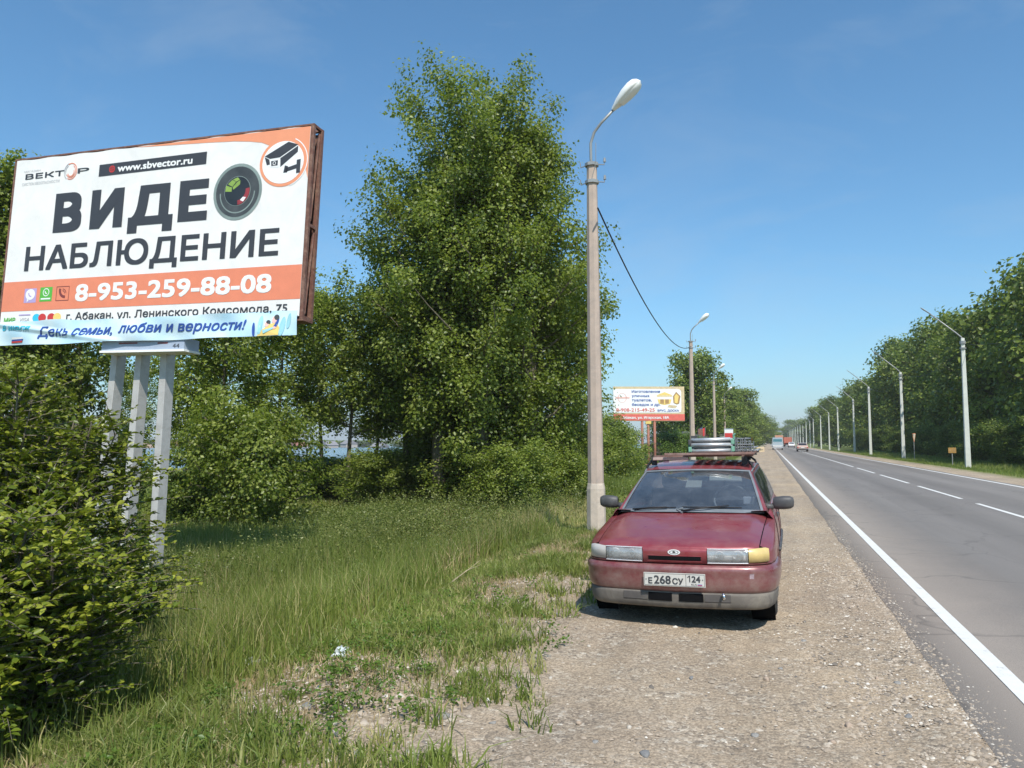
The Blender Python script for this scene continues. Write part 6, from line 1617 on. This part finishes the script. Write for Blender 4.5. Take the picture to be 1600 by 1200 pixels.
# triangular sign edge-on, yellow back board
t = sign_post('road_sign', 1428, 74, 2.2, 'narrow yellowish give-way sign on a thin post right of the second pale pole', 'road sign')
mb = MB(); mb.prism([(-.30, 2.75), (.30, 2.75), (.0, 1.85)], -.03, -.01); o = mb.build('sign_plate', M['p_orange2'], t); o.rotation_euler[2] = R(50)
mb = MB(); mb.prism([(-.22, 2.70), (.22, 2.70), (.0, 2.02)], -.045, -.031); q = mb.build('sign_face', M['cream'], t); q.rotation_euler[2] = R(50)
t = sign_post('marker_board', 1487, 57, 1.25, 'small orange marker board low in the grass left of the nearest pale pole', 'sign')
mb = MB(); mb.box(-.26, .26, -.06, -.03, 1.05, 1.45); bo = mb.build('board', simple('orange_board', (.36, .20, .05), .6, var=.15), t)
flat(lambda u, w, d: (u, -.062 - d, w), [[(-.18, 1.16), (-.10, 1.16), (-.10, 1.34), (-.18, 1.34)], [(-.02, 1.18), (.02, 1.18), (.02, 1.34), (-.02, 1.34)], [(.08, 1.15), (.16, 1.15), (.16, 1.33), (.08, 1.33)]], M['p_brown'], bo, 'dark_marks', .002)
# red and white light box by the fourth lamp
t = sign_post('light_box_sign', 1139, 92, 1.9, 'upright red and white advertising sign beside the fourth lamp post', 'sign')
mb = MB(); mb.box(-.50, .50, -.12, .12, 1.75, 3.35); lb = mb.build('cabinet', M['p_white'], t, bevel=.02)
mb = MB(); mb.box(-.46, .46, -.135, -.121, 2.25, 2.9); mb.build('red_picture', M['p_red'], lb)
mb = MB(); mb.box(-.46, .46, -.135, -.121, 1.78, 1.92); mb.build('red_picture', M['p_red'], lb)
mb = MB(); mb.box(-.52, .52, -.14, .14, 3.35, 3.42); mb.build('cap', M['boxblue'], lb)
t = sign_post('red_sign', 1173, 190, 2.0, 'small red sign between two far lamp posts', 'sign')
mb = MB(); mb.box(-.42, .42, -.1, .1, 1.9, 3.1); mb.build('panel', M['p_red'], t)
# flags near the house
for i, (u, v, z, c1) in enumerate([(1099, 668, 88, 'p_red'), (1094, 672, 88, 'p_blue')]):
    p = at(u, 690, z); t = thing('flag', (p[0], p[1], 0), 0, ['red flag drooping beside the second lamp post', 'dark blue flag left of the red flag'][i], 'flag')
    mb = MB(); mb.tube([(0, 0, 0), (.25, 0, 3.3)], .03, 5); mb.build('pole', M['steel_grey'], t)
    mb = MB(); mb.grid([[(.25 - .02 * j, 0.05 * math.sin(j), 3.3 - .0 * j - .9 * k) for j in range(1)] + [(.25 - .1 * j * (1 - .3 * k), 0.06 * math.sin(j * 1.3 + k), 3.25 - .9 * k - .05 * j) for j in range(1, 6)] for k in range(2)]); mb.build('cloth', M[c1], t, solid=.01)
# low house roofs behind the bright bushes
def small_house(u, z, w, d, h, rh, wallm, roofm, label, rz=0.0, group=None):
    p = at(u, 690, z); t = thing('small_house', (p[0], p[1], gzf(p[0], p[1])), rz, label, 'house', group)
    mb = MB(); mb.box(-w / 2, w / 2, -d / 2, d / 2, -.3, h); mb.build('wall', wallm, t)
    mb = MB(); mb.prism([(-w / 2 - .3, h), (w / 2 + .3, h), (0, h + rh)], -d / 2 - .3, d / 2 + .3); rf = mb.build('roof', roofm, t)
    mb = MB(); mb.box(w * .2, w * .2 + .5, 0, .5, h, h + rh + .3); mb.build('chimney', M['rust'], rf)
    for x in (-w * .25, w * .2):
        mb = MB(); mb.box(x - .5, x + .5, -d / 2 - .04, -d / 2 - .005, h * .35, h * .75); mb.build('window', M['darkglass'], t)
    return t
woodw = simple('dark_wood_wall', (.12, .09, .07), .8, var=.2); roofd = simple('dark_slate_roof', (.10, .095, .10), .7, var=.2); roofp = simple('pale_sheet_roof', (.42, .42, .42), .6, var=.1)
small_house(1068, 84, 8.0, 5.0, 1.9, 1.4, woodw, roofd, 'dark roofed hut hidden behind the bright bushes', .25)
small_house(1090, 94, 4.5, 4.0, 1.7, 1.0, woodw, roofp, 'hut with pale sheet roof behind the second lamp post', .3)
t = thing('kiosk', (at(1127, 690, 110)[0], at(1127, 690, 110)[1], 0), .1, 'pale little kiosk between third and fourth lamp posts', 'kiosk')
mb = MB(); mb.box(-1.2, 1.2, -1, 1, -.1, 2.9); mb.build('wall', simple('pale_kiosk_wall', (.5, .55, .5), .7), t); mb = MB(); mb.box(-1.4, 1.4, -1.2, 1.2, 2.9, 3.05); mb.build('roof', roofp, t); mb = MB(); mb.box(-.8, .8, -1.03, -1.0, 1.2, 2.2); mb.build('window', M['darkglass'], t)
# pale block on the shoulder and bits beside it
p = at(1184, 690, 122); t = thing('concrete_block', (p[0], p[1], gzf(p[0], p[1])), .2, 'pale yellowish concrete block at the shoulder edge beyond the car', 'block')
mb = MB(); mb.box(-.9, .9, -.5, .5, -.1, .78); mb.build('block', simple('pale_yellow_concrete', (.58, .46, .30), .8, var=.1), t, bevel=.05)
mb = MB(); mb.box(-.7, .7, -.52, -.50, .30, .38); mb.build('groove', M['plastic'], t)
tree('sa', 'shrub', (at(1177, 690, 116)[0] - .4, at(1177, 690, 116)[1], 0.0), 1, (.8, .8, .22), 'low green clump beside the pale block', 'shrub')
# litter
def crumple(u, v, s, mat, name, label, seed):
    P = gpix(u, v, -.3); r = np.random.default_rng(seed)
    import bmesh
    bm = bmesh.new(); bmesh.ops.create_icosphere(bm, subdivisions=3, radius=1)
    o3 = r.uniform(0, 6, 6)
    for vv in bm.verts:
        c = vv.co; k = .75 + .28 * math.sin(c.x * 5 + o3[0]) * math.sin(c.y * 4 + o3[1]) + .22 * math.sin(c.z * 7 + o3[2]) + .16 * math.sin(c.x * 9 + c.y * 8 + o3[3])
        vv.co = Vector((c.x * k * 1.15, c.y * k * .8, max(-.25, c.z * k * .85)))
    me = bpy.data.meshes.new(name); bm.to_mesh(me); bm.free(); me.materials.append(M[mat])
    o = bpy.data.objects.new(name, me); link(o); o.location = (P[0], P[1], P[2] + s * .5); o.scale = (s, s, s)
    return tag(o, label, 'litter')
crumple(390, 1048, .095, 'bag', 'plastic_bag', 'crumpled white plastic bag lying in the grass', 3)
crumple(534, 1028, .075, 'clearbag', 'plastic_cup', 'translucent crumpled plastic scrap in the grass right of the white bag', 5)

# twigs lying in the low grass
for (u0, v0, u1, v1, lab) in ((690, 925, 760, 885, 'bare fallen twig on the bank left of the parked car'),):
    A = gpix(u0, v0); Bp = gpix(u1, v1)
    t = thing('fallen_twig', A, 0, lab, 'twig'); mb = MB(); dlt = Bp - A
    mb.tube([(0, 0, .03), tuple(dlt * .5 + [0, .03, .10]), tuple(dlt + [0, 0, .06])], [.010, .008, .004], 5); mb.tube([tuple(dlt * .4 + [0, 0, .08]), tuple(dlt * .6 + [.1, .1, .2])], [.006, .003], 4); mb.build('stick', M['bark_pale'], t)

# ================================================================ FAR SHORE OF THE LAKE
roofs = [simple('red_brown_roof', (.30, .12, .08), .8), simple('grey_roof', (.22, .21, .22), .8), simple('tan_roof', (.40, .26, .17), .8)]
wls = [simple('pale_wall', (.42, .37, .32), .8), simple('brown_wall', (.26, .17, .12), .8)]
rr2 = random.Random(9)
ORDS = 'first second third fourth fifth sixth seventh eighth ninth tenth eleventh twelfth thirteenth fourteenth fifteenth sixteenth'.split()
for k in range(12):
    u = 150 + k * 40 + rr2.uniform(-6, 6); z = 430 + rr2.uniform(0, 60)
    p = at(u, 690, z)
    t = thing('lakeside_house', (p[0], p[1], gzf(p[0], p[1])), rr2.uniform(0, 3), ORDS[k] + ' little house from the left on the far shore of the lake', 'house', 'houses on the far shore of the lake')
    w, d, h = rr2.uniform(7, 13), rr2.uniform(6, 9), rr2.uniform(2.6, 4.5)
    mb = MB(); mb.box(-w / 2, w / 2, -d / 2, d / 2, -1.5, h); mb.build('wall', rr2.choice(wls), t)
    mb = MB(); mb.prism([(-w / 2 - .4, h), (w / 2 + .4, h), (0, h + 2.4)], -d / 2 - .3, d / 2 + .3); mb.build('roof', rr2.choice(roofs), t)
for k in range(16):
    u = -40 + k * 45 + rr2.uniform(-12, 12); z = 520 + rr2.uniform(0, 60); p = at(u, 690, z)
    tree(('fa', 'fb', 'fc')[k % 3], 'far_tree', (p[0], p[1], gzf(p[0], p[1])), k, (3.2, 3.2, .55), ORDS[k] + ' low tree from the left on the far shore of the lake', 'tree', 'trees on the far shore')

# ================================================================ HAZE
mb = MB(); mb.box(-4700, 4700, -1200, 4700, -9, 130); hz = mb.build('haze', [])
m, nt, out = new_mat('haze'); pv = nt.nodes.new('ShaderNodeVolumePrincipled')
pv.inputs['Color'].default_value = (0.97, 0.98, 1.0, 1); pv.inputs['Density'].default_value = 0.00028; pv.inputs['Anisotropy'].default_value = 0.0
nt.links.new(pv.outputs[0], out.inputs['Volume']); hz.data.materials.append(m); hz['kind'] = 'stuff'; hz['label'] = 'thin summer haze'
